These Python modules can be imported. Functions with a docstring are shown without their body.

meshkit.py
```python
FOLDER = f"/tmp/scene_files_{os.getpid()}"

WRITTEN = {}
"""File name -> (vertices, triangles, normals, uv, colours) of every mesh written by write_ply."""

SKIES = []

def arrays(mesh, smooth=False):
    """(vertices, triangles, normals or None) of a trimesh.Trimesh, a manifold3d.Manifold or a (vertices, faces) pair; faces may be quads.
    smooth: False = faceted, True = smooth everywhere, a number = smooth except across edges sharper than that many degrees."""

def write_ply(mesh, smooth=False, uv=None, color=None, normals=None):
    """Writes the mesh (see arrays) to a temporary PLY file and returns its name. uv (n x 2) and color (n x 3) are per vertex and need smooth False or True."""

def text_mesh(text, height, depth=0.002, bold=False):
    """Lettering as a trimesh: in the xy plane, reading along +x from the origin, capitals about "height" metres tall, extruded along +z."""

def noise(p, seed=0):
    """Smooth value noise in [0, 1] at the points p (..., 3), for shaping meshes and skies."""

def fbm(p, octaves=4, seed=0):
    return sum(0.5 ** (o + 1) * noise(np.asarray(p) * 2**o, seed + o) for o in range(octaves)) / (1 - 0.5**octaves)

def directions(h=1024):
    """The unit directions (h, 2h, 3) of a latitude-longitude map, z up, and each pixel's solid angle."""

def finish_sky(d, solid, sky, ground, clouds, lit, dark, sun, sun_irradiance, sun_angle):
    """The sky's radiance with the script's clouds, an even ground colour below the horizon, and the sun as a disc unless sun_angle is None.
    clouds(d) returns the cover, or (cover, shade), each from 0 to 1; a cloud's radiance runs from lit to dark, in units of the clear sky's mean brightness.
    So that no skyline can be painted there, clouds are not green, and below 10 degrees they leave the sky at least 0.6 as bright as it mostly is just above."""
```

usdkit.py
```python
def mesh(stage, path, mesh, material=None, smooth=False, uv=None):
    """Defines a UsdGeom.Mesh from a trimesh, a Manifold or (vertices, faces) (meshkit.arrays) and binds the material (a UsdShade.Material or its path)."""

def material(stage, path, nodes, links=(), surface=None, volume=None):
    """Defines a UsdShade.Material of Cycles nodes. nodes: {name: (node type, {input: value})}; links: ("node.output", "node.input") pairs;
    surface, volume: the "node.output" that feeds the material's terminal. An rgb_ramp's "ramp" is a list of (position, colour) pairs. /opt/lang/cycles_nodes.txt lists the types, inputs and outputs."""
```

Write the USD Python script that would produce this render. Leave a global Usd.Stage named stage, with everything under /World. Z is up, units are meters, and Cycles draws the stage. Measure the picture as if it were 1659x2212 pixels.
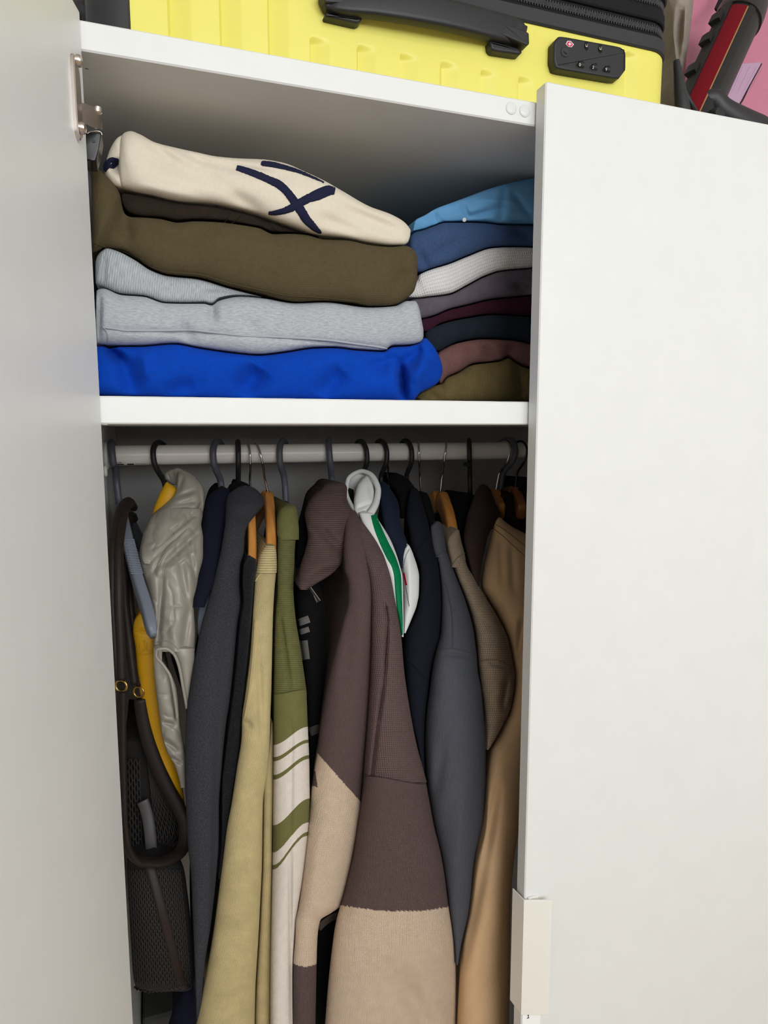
import math, numpy as np, trimesh, usdkit, meshkit, manifold3d
from pxr import Usd, UsdGeom, UsdLux, UsdShade, Gf, Sdf, Vt
from scipy.interpolate import PchipInterpolator, LinearNDInterpolator
from scipy.spatial import cKDTree
from shapely.geometry import Polygon

stage = Usd.Stage.CreateInMemory()
UsdGeom.SetStageUpAxis(stage, UsdGeom.Tokens.z)
UsdGeom.SetStageMetersPerUnit(stage, 1.0)
UsdGeom.Xform.Define(stage, '/World')
UsdGeom.Scope.Define(stage, '/World/Looks')

# ------------------------------------------------------------------ camera, lights, exposure
# x to the right along the wardrobe's front (0 = hinge edge of the open door), y into the wardrobe (0 = its front), z up (0 = the camera's height; everything is lifted by EYE at the end)
W, H, EYE = 1659, 2212, 1.46
FPX = 1440.0
CX, CY = 0.0388, -0.594
YAW, PITCH, ROLL = 0.3321, -0.1225, -0.0016
EXPOSURE = 0.08

def _axes():
    cy, sy, cp, sp, cr, sr = np.cos(YAW), np.sin(YAW), np.cos(PITCH), np.sin(PITCH), np.cos(ROLL), np.sin(ROLL)
    f = np.array([sy * cp, cy * cp, sp]); r = np.array([cy, -sy, 0]); u = np.cross(r, f)
    return r * cr + u * sr, -r * sr + u * cr, f
AR, AU, AF = _axes()
EYE_AT = np.array([CX, CY, 0.0])

cam = UsdGeom.Camera.Define(stage, '/World/camera')
m = np.eye(4); m[0, :3], m[1, :3], m[2, :3], m[3, :3] = AR, AU, -AF, EYE_AT + [0, 0, EYE]
cam.AddTransformOp().Set(Gf.Matrix4d(*m.ravel().tolist()))
cam.CreateHorizontalApertureAttr(36.0); cam.CreateVerticalApertureAttr(36.0 * H / W)
cam.CreateFocalLengthAttr(36.0 * FPX / W)
cam.CreateClippingRangeAttr(Gf.Vec2f(0.02, 50))
cam.CreateExposureAttr(EXPOSURE)

def rect_light(name, pos, rot, w, h, power, color):
    L = UsdLux.RectLight.Define(stage, '/World/' + name)
    L.AddTranslateOp().Set(Gf.Vec3d(*pos)); L.AddRotateXYZOp().Set(Gf.Vec3f(*rot))
    L.CreateWidthAttr(w); L.CreateHeightAttr(h); L.CreateIntensityAttr(power); L.CreateColorAttr(Gf.Vec3f(*color))
    return L
# fill light added high behind the camera, no window built, and the ceiling lamp
rect_light('added_fill_light', (0.60, -2.55, EYE + 0.50), (-90, 0, 180), 2.0, 0.84, 7.5, (0.92, 0.97, 1.0))
rect_light('ceiling_lamp_light', (0.30, -1.70, EYE + 0.955), (0, 0, 0), 0.60, 0.60, 7.0, (1.0, 0.98, 0.96))
dome = UsdLux.DomeLight.Define(stage, '/World/sky'); dome.CreateIntensityAttr(0.0)

# ------------------------------------------------------------------ helpers
def at(px, py, y):
    """the point seen at a pixel of the 1659 x 2212 frame, on the plane y"""
    px, py, y = np.broadcast_arrays(np.asarray(px, float), np.asarray(py, float), np.asarray(y, float))
    d = AF + ((px - W / 2) / FPX)[..., None] * AR + ((H / 2 - py) / FPX)[..., None] * AU
    return EYE_AT + d * ((y - CY) / d[..., 1])[..., None]

def on_plane(px, py, p0, n):
    d = AF + (px - W / 2) / FPX * AR + (H / 2 - py) / FPX * AU
    return EYE_AT + d * (np.dot(np.asarray(p0) - EYE_AT, n) / np.dot(d, n))

def lin(c):
    c = np.asarray(c, float) / 255.0
    return tuple(np.where(c <= 0.04045, c / 12.92, ((c + 0.055) / 1.055) ** 2.4))

USED = {}
def free(parent, name):
    k = USED.get((parent, name), 0); USED[(parent, name)] = k + 1
    return f'{parent}/{name}' if k == 0 else f'{parent}/{name}_{k:03d}'

def prop(prim, **kw):
    for k, v in kw.items():
        if v is not None: prim.SetCustomDataByKey(k, v)

class Thing:
    """collects the meshes of one thing; done() writes an Xform at its base with the parts as children (or a single Mesh)"""
    def __init__(s, name, label, cat, group=None, kind=None):
        s.name, s.label, s.cat, s.group, s.kind, s.parts = name, label, cat, group, kind, []
    def add(s, name, mesh, mat, under=None, smooth=True, uv=None, col=None, label=None, kind=None):
        s.parts.append(dict(name=name, mesh=mesh, mat=mat, under=under, smooth=smooth, uv=uv, col=col, label=label, kind=kind))
        return s.parts[-1]
    def done(s):
        V = np.vstack([meshkit.arrays(p['mesh'])[0] for p in s.parts])
        base = np.array([(V[:, 0].min() + V[:, 0].max()) / 2, (V[:, 1].min() + V[:, 1].max()) / 2, V[:, 2].min()])
        root = free('/World', s.name)
        x = UsdGeom.Xform.Define(stage, root); x.AddTranslateOp().Set(Gf.Vec3d(*(base + [0, 0, EYE])))
        for p in s.parts:
            par = p['under']['path'] if p['under'] else root
            p['path'] = free(par, p['name'])
            v, f, _ = meshkit.arrays(p['mesh'])
            q = usdkit.mesh(stage, p['path'], (v - base, f), p['mat'], smooth=p['smooth'], uv=p['uv'])
            if p['col'] is not None:
                UsdGeom.PrimvarsAPI(q).CreatePrimvar('tint', Sdf.ValueTypeNames.Color3fArray, 'vertex').Set(Vt.Vec3fArray.FromNumpy(np.asarray(p['col'], np.float32)))
            prop(q.GetPrim(), label=p['label'], kind=p['kind'])
        prop(x.GetPrim(), label=s.label, category=s.cat, group=s.group, kind=s.kind)
        return x

def grid_faces(nr, nc, wrap=False):
    i, j = np.meshgrid(np.arange(nr - 1), np.arange(nc if wrap else nc - 1), indexing='ij')
    a = i * nc + j; b = i * nc + (j + 1) % nc; c = (i + 1) * nc + (j + 1) % nc; d = (i + 1) * nc + j
    return np.stack([a, d, c, b], -1).reshape(-1, 4)

def spline(pts, n=None, s=None):
    pts = np.asarray(pts, float)
    d = np.r_[0, np.cumsum(np.linalg.norm(np.diff(pts[:, :2], axis=0), axis=1))]
    keep = np.r_[True, np.diff(d) > 1e-9]; d, pts = d[keep] / d[-1], pts[keep]
    if s is None: s = np.linspace(0, 1, n)
    return PchipInterpolator(d, pts)(s)

def fillet(P, n=7, t=0.45):
    """closed polygon with its corners rounded by quadratic arcs"""
    P = np.asarray(P, float); out = []
    for k in range(len(P)):
        a, b, c = P[k - 1], P[k], P[(k + 1) % len(P)]
        s, e = b + (a - b) * t, b + (c - b) * t
        for u in np.linspace(0, 1, n): out.append(s * (1 - u) ** 2 + 2 * b * u * (1 - u) + e * u * u)
    return np.array(out)

def tube(path, radius, n=8, flat=1.0, up=None, closed=False, caps=True):
    """sweep along 3-D points; flat scales the second axis; up fixes the first axis' direction"""
    P = np.asarray(path, float); N = len(P)
    r = np.broadcast_to(np.asarray(radius, float), (N,))
    T = np.roll(P, -1, 0) - np.roll(P, 1, 0) if closed else np.gradient(P, axis=0)
    T /= np.maximum(np.linalg.norm(T, axis=1, keepdims=True), 1e-12)
    A = np.zeros_like(P); ref = np.array([0, 0, 1.0]) if abs(T[0][2]) < .9 else np.array([1.0, 0, 0])
    if up is not None: ref = np.asarray(up, float)
    for k in range(N):
        a = (np.asarray(up, float) if up is not None else ref); a = a - T[k] * (a @ T[k]); a /= max(np.linalg.norm(a), 1e-9); A[k] = a; ref = a
    B = np.cross(T, A)
    an = np.linspace(0, 2 * np.pi, n, endpoint=False) + (np.pi / n)
    V = P[:, None] + r[:, None, None] * (np.cos(an)[None, :, None] * A[:, None] + flat * np.sin(an)[None, :, None] * B[:, None])
    V = V.reshape(-1, 3); f = grid_faces(N + (1 if closed else 0), n, True) % (N * n)
    F = np.vstack([f[:, [0, 1, 2]], f[:, [0, 2, 3]]])
    if caps and not closed:
        c0, c1 = len(V), len(V) + 1
        V = np.vstack([V, P[0], P[-1]])
        k = np.arange(n); F = np.vstack([F, np.c_[np.full(n, c0), k, (k + 1) % n][:, [0, 1, 2]], np.c_[np.full(n, c1), (N - 1) * n + (k + 1) % n, (N - 1) * n + k]])
    t = trimesh.Trimesh(V, F, process=False); trimesh.repair.fix_normals(t)
    return t

def rings_mesh(rings, cap0=True, cap1=True):
    """closed loops of equal length -> solid, flat caps by ear cutting through the loops' own plane fit"""
    R = np.asarray(rings, float); k, n = R.shape[:2]
    V = R.reshape(-1, 3); f = grid_faces(k, n, True)
    F = [f[:, [0, 1, 2]], f[:, [0, 2, 3]]]
    for idx, on in ((0, cap0), (k - 1, cap1)):
        if not on: continue
        L = R[idx]; c = L.mean(0); _, _, vt = np.linalg.svd(L - c); q = (L - c) @ vt[:2].T
        import mapbox_earcut as me
        tri = me.triangulate_float64(q, np.array([n], np.uint32)).reshape(-1, 3)
        F.append(tri.astype(int) + idx * n)
    t = trimesh.Trimesh(V, np.vstack(F), process=False); trimesh.repair.fix_normals(t)
    return t

def inset(P, d):
    """move a closed 2-D loop inward by d (mitred, same vertex count)"""
    P = np.asarray(P, float)
    e = np.roll(P, -1, 0) - P; e /= np.maximum(np.linalg.norm(e, axis=1, keepdims=True), 1e-12)
    nrm = np.c_[-e[:, 1], e[:, 0]]
    if Polygon(P).exterior.is_ccw is False: nrm = -nrm
    m_ = nrm + np.roll(nrm, 1, 0); m_ /= np.maximum(np.sum(m_ ** 2, 1, keepdims=True) / 2, 0.4)
    return P + m_ * d

def plate(xz, y0, y1, bevel=0.001, steps=3):
    """a loop in (x, z) as a solid from y0 (front, bevelled) to y1"""
    xz = np.asarray(xz, float); q = inset(xz, bevel * 1.25); rings = [np.c_[q[:, 0], np.full(len(q), y0), q[:, 1]]]
    for k in range(steps + 1):
        a = k / steps * np.pi / 2
        q = inset(xz, bevel * (1 - np.sin(a))); rings.append(np.c_[q[:, 0], np.full(len(q), y0 + bevel * (1 - np.cos(a))), q[:, 1]])
    rings.append(np.c_[xz[:, 0], np.full(len(xz), y1), xz[:, 1]])
    return rings_mesh(rings)

def pxplate(px, y0, y1, bevel=0.001, rnd=0.0):
    px = np.asarray(px, float)
    if rnd: px = fillet(px, 6, rnd)
    P = at(px[:, 0], px[:, 1], y0)
    return plate(P[:, [0, 2]], y0, y1, bevel)

def box(x0, x1, y0, y1, z0, z1, b=0.0008):
    """bevelled box"""
    m3 = manifold3d.Manifold.hull_points(np.array([[x, y, z] for x in (x0, x1) for y in (y0 + b, y1 - b) for z in (z0 + b, z1 - b)] + [[x, y, z] for x in (x0 + b, x1 - b) for y in (y0, y1) for z in (z0 + b, z1 - b)] + [[x, y, z] for x in (x0 + b, x1 - b) for y in (y0 + b, y1 - b) for z in (z0, z1)]))
    q = m3.to_mesh(); return trimesh.Trimesh(q.vert_properties[:, :3], q.tri_verts, process=False)

def cyl(p0, p1, r, n=24, r1=None, bevel=0.0):
    p0, p1 = np.asarray(p0, float), np.asarray(p1, float); r1 = r if r1 is None else r1
    if bevel:
        d = (p1 - p0) / np.linalg.norm(p1 - p0) * bevel
        return tube([p0, p0 + d * 1e-3, p0 + d, p1 - d, p1 - d * 1e-3, p1], [max(r - bevel, 1e-5), r - bevel, r, r1, r1 - bevel, max(r1 - bevel, 1e-5)], n)
    return tube([p0, p1], [r, r1], n)

def joined(*ms): return trimesh.util.concatenate([trimesh.Trimesh(*meshkit.arrays(q)[:2], process=False) for q in ms])

# ------------------------------------------------------------------ looks
def mat(name, nodes, links, surface='p.BSDF'):
    return usdkit.material(stage, '/World/Looks/' + name, nodes, links, surface=surface)

def plain(name, rgb, rough=0.5, metal=0.0, spec=0.5, noise=0.0, nscale=60, bump=0.0, bscale=400, coat=0.0):
    nd = {'p': ('principled_bsdf', dict(base_color=lin(rgb), roughness=rough, metallic=metal, specular_ior_level=spec, coat_weight=coat))}
    lk = []
    if noise or bump: nd['g'] = ('geometry', {})
    if noise:
        c = np.array(lin(rgb))
        nd['n'] = ('noise_texture', dict(scale=nscale, detail=4)); nd['r'] = ('rgb_ramp', dict(ramp=[(0.3, tuple(c * (1 - noise))), (0.7, tuple(np.minimum(c * (1 + noise), 1)))]))
        lk += [('g.position', 'n.vector'), ('n.fac', 'r.fac'), ('r.color', 'p.base_color')]
    if bump:
        nd['n2'] = ('noise_texture', dict(scale=bscale, detail=3)); nd['b'] = ('bump', dict(strength=bump, distance=0.0006))
        lk += [('g.position', 'n2.vector'), ('n2.fac', 'b.height'), ('b.normal', 'p.normal')]
    return mat(name, nd, lk)

def cloth(name, rgb, style='jersey', su=0.0012, sv=0.0012, contrast=0.35, bump=0.6, rough=0.9, sheen=0.1, rgb2=None, tinted=False, mottle=0.12, mscale=(90, 90), heather=None, spec=0.15, dist=0.0006, skew=1.0):
    """cloth in uv metres: knit (V stitches), rib (ridges along v), jersey (fine rows), twill, check, weave, smooth"""
    c = np.array(lin(rgb)); c2 = np.array(lin(rgb2)) if rgb2 else c * (1 - contrast)
    nd = {'uv': ('texture_coordinate', {}), 's': ('separate_xyz', {}),
          'p': ('principled_bsdf', dict(roughness=rough, sheen_weight=sheen, sheen_roughness=0.5, specular_ior_level=spec, sheen_tint=tuple(np.minimum(c * 1.5 + .1, 1))))}
    lk = [('uv.UV', 's.vector')]
    def mth(nm, op, a=None, b=None, va=0.5, vb=0.5):
        nd[nm] = ('math', dict(math_type=op, value1=va, value2=vb))
        if a: lk.append((a, nm + '.value1'))
        if b: lk.append((b, nm + '.value2'))
        return nm + '.value'
    U = mth('U', 'multiply', 's.x', vb=1 / su); V = mth('V', 'multiply', 's.y', vb=1 / sv)
    if style == 'knit':
        t = mth('t3', 'absolute', mth('t2', 'subtract', mth('t1', 'fraction', U), vb=0.5))
        v2 = mth('v2', 'multiply_add', t, V, va=0, vb=skew * 2); nd['v2'] = ('math', dict(math_type='multiply_add', value2=skew * 2)); lk.append((V, 'v2.value3')); lk[:] = [l for l in lk if l != (V, 'v2.value2')]
        sn = mth('k2', 'multiply', mth('k1', 'sine', mth('k0', 'multiply', v2, vb=2 * math.pi)), vb=0.32); sn = mth('k3', 'add', sn, vb=0.68)
        cg = mth('c3', 'power', mth('c2', 'absolute', mth('c1', 'sine', mth('c0', 'multiply', U, vb=2 * math.pi))), vb=0.6)
        cg = mth('c4', 'multiply_add', cg); nd['c4'] = ('math', dict(math_type='multiply_add', value2=0.85, value3=0.15))
        h = mth('h', 'multiply', sn, cg)
        h = mth('h2', 'power', h, vb=0.7)
    elif style == 'rib':
        h = mth('c3', 'power', mth('c2', 'absolute', mth('c1', 'sine', mth('c0', 'multiply', U, vb=math.pi))), vb=0.7)
    elif style == 'ribv':
        h = mth('c3', 'power', mth('c2', 'absolute', mth('c1', 'sine', mth('c0', 'multiply', V, vb=math.pi))), vb=0.7)
    elif style == 'twill':
        d = mth('d', 'add', U, V); h = mth('c2', 'absolute', mth('c1', 'sine', mth('c0', 'multiply', d, vb=math.pi)))
    elif style in ('check', 'waffle', 'weave'):
        a = mth('a1', 'sine', mth('a0', 'multiply', U, vb=2 * math.pi)); b = mth('b1', 'sine', mth('b0', 'multiply', V, vb=2 * math.pi))
        if style == 'check':
            h = mth('h1', 'multiply_add', mth('h0', 'add', a, b)); nd['h1'] = ('math', dict(math_type='multiply_add', value2=0.35, value3=0.5, use_clamp=True))
        else:
            h = mth('h1', 'maximum', a, b); h = mth('h2', 'multiply_add', h); nd['h2'] = ('math', dict(math_type='multiply_add', value2=0.5, value3=0.5))
    elif style == 'jersey':
        a = mth('a2', 'absolute', mth('a1', 'sine', mth('a0', 'multiply', U, vb=math.pi))); b = mth('b2', 'absolute', mth('b1', 'sine', mth('b0', 'multiply', V, vb=math.pi)))
        h = mth('h1', 'multiply_add', mth('h0', 'add', a, b)); nd['h1'] = ('math', dict(math_type='multiply_add', value2=0.5, value3=0.0))
    else:
        nd['n0'] = ('noise_texture', dict(scale=1.0, detail=3)); nd['mp0'] = ('mapping', dict(scale=(1 / su, 1 / sv, 1))); lk += [('uv.UV', 'mp0.vector'), ('mp0.vector', 'n0.vector')]; h = 'n0.fac'
    nd['mix'] = ('mix', dict(color1=tuple(c2), color2=tuple(c))); lk.append((h, 'mix.fac'))
    col = 'mix.color'
    if tinted:
        nd['at'] = ('attribute', dict(attribute='tint')); nd['mix'] = ('mix', dict(color1=(1 - contrast,) * 3, color2=(1, 1, 1)))
        nd['tm'] = ('mix', dict(mix_type='multiply', fac=1.0)); lk += [('at.color', 'tm.color1'), ('mix.color', 'tm.color2')]; col = 'tm.color'
    if mottle or heather:
        hs = heather or (1 - mottle, 1 + mottle)
        nd['mp'] = ('mapping', dict(scale=(mscale[0], mscale[1], 1))); nd['nm'] = ('noise_texture', dict(scale=1.0, detail=4, roughness=0.65))
        nd['rm'] = ('rgb_ramp', dict(ramp=[(0.3, (hs[0],) * 3), (0.7, (hs[1],) * 3)])); nd['mm'] = ('mix', dict(mix_type='multiply', fac=1.0))
        lk += [('uv.UV', 'mp.vector'), ('mp.vector', 'nm.vector'), ('nm.fac', 'rm.fac'), (col, 'mm.color1'), ('rm.color', 'mm.color2')]; col = 'mm.color'
    lk.append((col, 'p.base_color'))
    if bump:
        nd['b'] = ('bump', dict(strength=bump, distance=dist)); lk += [(h, 'b.height'), ('b.normal', 'p.normal')]
    return mat(name, nd, lk)

WHITE = plain('white_laminate', (226, 226, 224), 0.38, spec=0.4, noise=0.012, nscale=30, bump=0.05, bscale=900)
WHITE_EDGE = plain('white_plastic', (230, 230, 226), 0.35)
ROD = plain('white_painted_steel', (240, 236, 233), 0.28, spec=0.5)
HANDLE = plain('handle_plastic', (236, 232, 224), 0.4, spec=0.4)
CLEAR = mat('clear_silicone', {'p': ('principled_bsdf', dict(base_color=(.93, .93, .92), roughness=0.25, transmission_weight=0.25, ior=1.4))}, [])
NICKEL = plain('nickel', (205, 195, 188), 0.3, metal=1.0, bump=0.1, bscale=300)
CHROME = plain('chrome', (215, 212, 210), 0.14, metal=1.0)
GOLD = plain('brass', (200, 165, 95), 0.3, metal=1.0)
BLACKP = plain('black_plastic', (34, 34, 36), 0.45, spec=0.4, bump=0.15, bscale=1500)
BLACKG = plain('black_gloss', (22, 22, 24), 0.3)
GREYP = plain('grey_plastic', (84, 86, 96), 0.45)
GREYL = plain('light_grey_plastic', (112, 118, 130), 0.5)
INK = plain('black_print', (15, 15, 15), 0.7)
WHITEINK = plain('white_print', (235, 235, 235), 0.6)
REDINK = plain('red_print', (205, 50, 80), 0.6)
DARKGAP = plain('dark_hole', (6, 6, 7), 0.9)

# ------------------------------------------------------------------ cloth builders
class Skin:
    """grid of points with the pixels and depths they were set out from, so seams and patches can lie on it"""
    def __init__(s, V, F, uv, px, py, y):
        s.mesh, s.uv, s._i = (V, F), uv, LinearNDInterpolator(np.c_[px.ravel(), py.ravel()], y.ravel())
        s._p, s._y = np.c_[px.ravel(), py.ravel()], y.ravel()
    def y(s, px, py):
        q = np.c_[np.ravel(px), np.ravel(py)]; v = s._i(q); bad = np.isnan(v)
        if bad.any(): v[bad] = s._y[cKDTree(s._p).query(q[bad])[1]]
        return v
    def point(s, px, py, off=0.0): return at(np.ravel(px), np.ravel(py), s.y(px, py) - off)
    def seam(s, pts, r=0.0006, off=0.0, n=None, sides=6):
        q = spline(pts, n or max(8, int(np.sum(np.linalg.norm(np.diff(np.asarray(pts, float), axis=0), axis=1)) / 5)))
        return tube(s.point(q[:, 0], q[:, 1], off), r, sides)
    def ribbon(s, pts, w, th=0.001, n=80, ragged=0.0, seed=1):
        """a flat strip lying on the skin: pts = (px, py[, width px])"""
        q = spline(pts, n); ww = (q[:, 2] if q.shape[1] > 2 else np.full(n, w)) / 2
        t = np.gradient(q[:, :2], axis=0); t /= np.linalg.norm(t, axis=1, keepdims=True); nn = np.c_[-t[:, 1], t[:, 0]]
        rg = np.random.default_rng(seed); rows = []
        for k, e in enumerate((-1.0, -0.8, -0.3, 0.3, 0.8, 1.0)):
            a = q[:, :2] + nn * (ww * e + (rg.normal(0, ragged, n) if abs(e) > .75 else 0))[:, None]
            rows.append(s.point(a[:, 0], a[:, 1], -0.0004 if abs(e) == 1 else th))
        R = np.stack(rows, 1); f = grid_faces(n, 6)
        V = R.reshape(-1, 3)
        uv = np.stack(np.meshgrid(np.arange(n) * .003, np.arange(6) * .002, indexing='ij'), -1).reshape(-1, 2)
        return (V, f), uv

def metres(G):
    """uv in metres of a grid of points: along rows (u, centred) and along columns (v)"""
    du = np.linalg.norm(np.diff(G, axis=1), axis=2); dv = np.linalg.norm(np.diff(G, axis=0), axis=2)
    u = np.concatenate([np.zeros((len(G), 1)), np.cumsum(du, 1)], 1); u -= u[:, [u.shape[1] // 2]]
    v = np.concatenate([np.zeros((1, G.shape[1])), np.cumsum(dv, 0)], 0); v = np.broadcast_to(v.mean(1, keepdims=True), u.shape)
    return np.stack([u, v], -1)

def crease(px, py, cs):
    y = 0
    for x0, y0, x1, y1, w, d in cs:
        a = np.array([x0, y0], float); b = np.array([x1, y1], float); ab = b - a
        t = np.clip(((px - x0) * ab[0] + (py - y0) * ab[1]) / (ab @ ab), 0, 1)
        q = (px - x0 - t * ab[0]) ** 2 + (py - y0 - t * ab[1]) ** 2
        y = y + d * np.exp(-q / w ** 2) * np.sqrt(np.clip(4 * (t + .03) * (1.03 - t), 0, 1))
    return y

def folded(top, bottom, y0, back=0.36, r=0.022, n=170, m_=26, wr=0.004, wf=(9, 16), creases=(), seed=0, p=0.9, lean=0.0):
    """a folded cloth: its front fold between two pixel outlines (left to right, sharing both ends), running back to y = back"""
    s = 0.5 - 0.5 * np.cos(np.linspace(0, np.pi, n)); s = 0.35 * np.linspace(0, 1, n) + 0.65 * s
    T, B = spline(top, s=s), spline(bottom, s=s)
    th = np.linspace(-np.pi / 2, np.pi / 2, m_); w = (1 + np.sign(np.sin(th)) * np.abs(np.sin(th)) ** p) / 2
    px = B[:, [0]] * (1 - w) + T[:, [0]] * w; py = B[:, [1]] * (1 - w) + T[:, [1]] * w
    hh = np.linalg.norm(T - B, axis=1, keepdims=True); rr = np.minimum(r, hh / 2 * 0.00034)
    y = y0 + (r - rr) + rr * (1 - np.cos(th)[None] ** 0.7) + lean * (px - px.mean()) / 700
    env = np.cos(th)[None] ** 0.7 * np.minimum(1, hh / 40)
    q = at(px, py, y0)
    nz = meshkit.fbm(np.stack([q[..., 0] * wf[0], q[..., 2] * wf[1], np.full(px.shape, seed * 7.3)], -1), 3, seed) - 0.5
    y = y + env * (2 * wr * nz + crease(px, py, creases))
    P = at(px, py, y)
    lo, hi = P[:, :1], P[:, -1:]
    ks = np.array([0.06, 0.3, 0.65, 1.0])
    mid = (lo + hi) / 2
    def goes(E):
        out = []
        for k in ks:
            Q = E + (mid - E) * 0.12 * k; Q = Q.copy(); Q[..., 1] = E[..., 1] * (1 - k) + back * k; out.append(Q)
        return out
    G = np.concatenate(goes(lo)[::-1] + [P] + goes(hi), 1)
    uv = metres(G.transpose(1, 0, 2)).transpose(1, 0, 2)
    V = G.reshape(-1, 3); F = grid_faces(*G.shape[:2], True)[:, ::-1]
    return Skin(V, F, uv.reshape(-1, 2), px, py, y)

def hung(rows, back=None, deep=0.2, nx=32, step=4.0, rmax=0.03, wr=0.004, wf=(14, 5), folds=(), creases=(), seed=0, pw=1.0, taper=0.35, tint=None, wrinkle=None):
    """a hanging cloth: rows of (py, L, R, y) or (pyL, L, pyR, R, y), rounded in front, running back into the wardrobe"""
    R_ = np.array([(a[0], a[1], a[0], a[2], a[3]) if len(a) == 4 else a for a in rows], float)
    key = np.r_[0, np.cumsum(np.maximum(np.abs(np.diff((R_[:, 0] + R_[:, 2]) / 2)), 1))]
    n = max(8, int(key[-1] / step)); t = np.linspace(0, key[-1], n)
    I = PchipInterpolator(key, R_)(t)
    ph = np.linspace(-np.pi / 2, np.pi / 2, nx); sx = np.sign(np.sin(ph)) * np.abs(np.sin(ph)) ** pw; w = (1 + sx) / 2
    L, Rt, yl, yr = I[:, [1]], I[:, [3]], I[:, [0]], I[:, [2]]
    px = L * (1 - w) + Rt * w; g = w * w * (3 - 2 * w); py = yl * (1 - g) + yr * g
    half = np.abs(at(Rt, yr, I[:, [4]]) - at(L, yl, I[:, [4]]))[..., 0] / 2
    r = np.minimum(half, rmax)
    y = I[:, [4]] + r * (1 - np.cos(ph)[None] ** 0.9)
    q = at(px, py, 0.1); nz = meshkit.fbm(np.stack([q[..., 0] * wf[0], q[..., 2] * wf[1], np.full(px.shape, seed * 5.1)], -1), 3, seed) - 0.5
    env = np.cos(ph)[None] ** 0.6
    d = 2 * wr * nz + crease(px, py, creases)
    if wrinkle:
        wq = np.stack([q[..., 0] * wrinkle[1], q[..., 2] * wrinkle[2], np.full(px.shape, seed * 3.7)], -1)
        d = d + wrinkle[0] * (1 - np.minimum(np.abs(meshkit.fbm(wq, 3, seed + 50) - 0.5) * 7, 1)) ** 2
    for k, amp, phase, drift in folds:
        d = d + amp * np.sin(2 * np.pi * (k * w[None] + phase + drift * (t / t[-1])[:, None]))
    y = y + env * d
    P = at(px, py, y)
    bk = (I[:, 4].max() + deep) if back is None else back
    mid = (P[:, :1] + P[:, -1:]) / 2
    def goes(E):
        out = []
        for k in (0.08, 0.3, 0.65, 1.0):
            Q = (E + (mid - E) * (1 - taper) * min(1, 2.6 * k)).copy(); Q[..., 1] = E[..., 1] * (1 - k) + np.maximum(bk, E[..., 1] + .01) * k; out.append(Q)
        return out
    G = np.concatenate(goes(P[:, :1])[::-1] + [P] + goes(P[:, -1:]), 1)
    uv = metres(G)
    Fq = grid_faces(*G.shape[:2], True); V = G.reshape(-1, 3); UV = uv.reshape(-1, 2)
    nc = G.shape[1]
    sk = Skin(V, Fq, UV, px, py, y)
    if tint is not None:
        c = np.array([tint(a, b) for a, b in zip(px.ravel(), py.ravel())]).reshape(*px.shape, 3)
        c = np.concatenate([c[:, :1]] * 4 + [c] + [c[:, -1:]] * 4, 1); sk.col = c.reshape(-1, 3)
    # close the top with a shallow dome so that it is a cloth body, not an open pipe
    c0 = G[0].mean(0) + [0, 0, 0.002]
    V2 = np.vstack([V, c0]); k = np.arange(nc)
    cap = np.c_[np.full(nc, len(V)), k, (k + 1) % nc]
    F3 = np.vstack([Fq[:, [0, 1, 2]], Fq[:, [0, 2, 3]], cap])
    sk.mesh = (V2, F3); sk.uv = np.vstack([UV, UV[:nc].mean(0)])
    if tint is not None: sk.col = np.vstack([sk.col, sk.col[:1]])
    return sk

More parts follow.
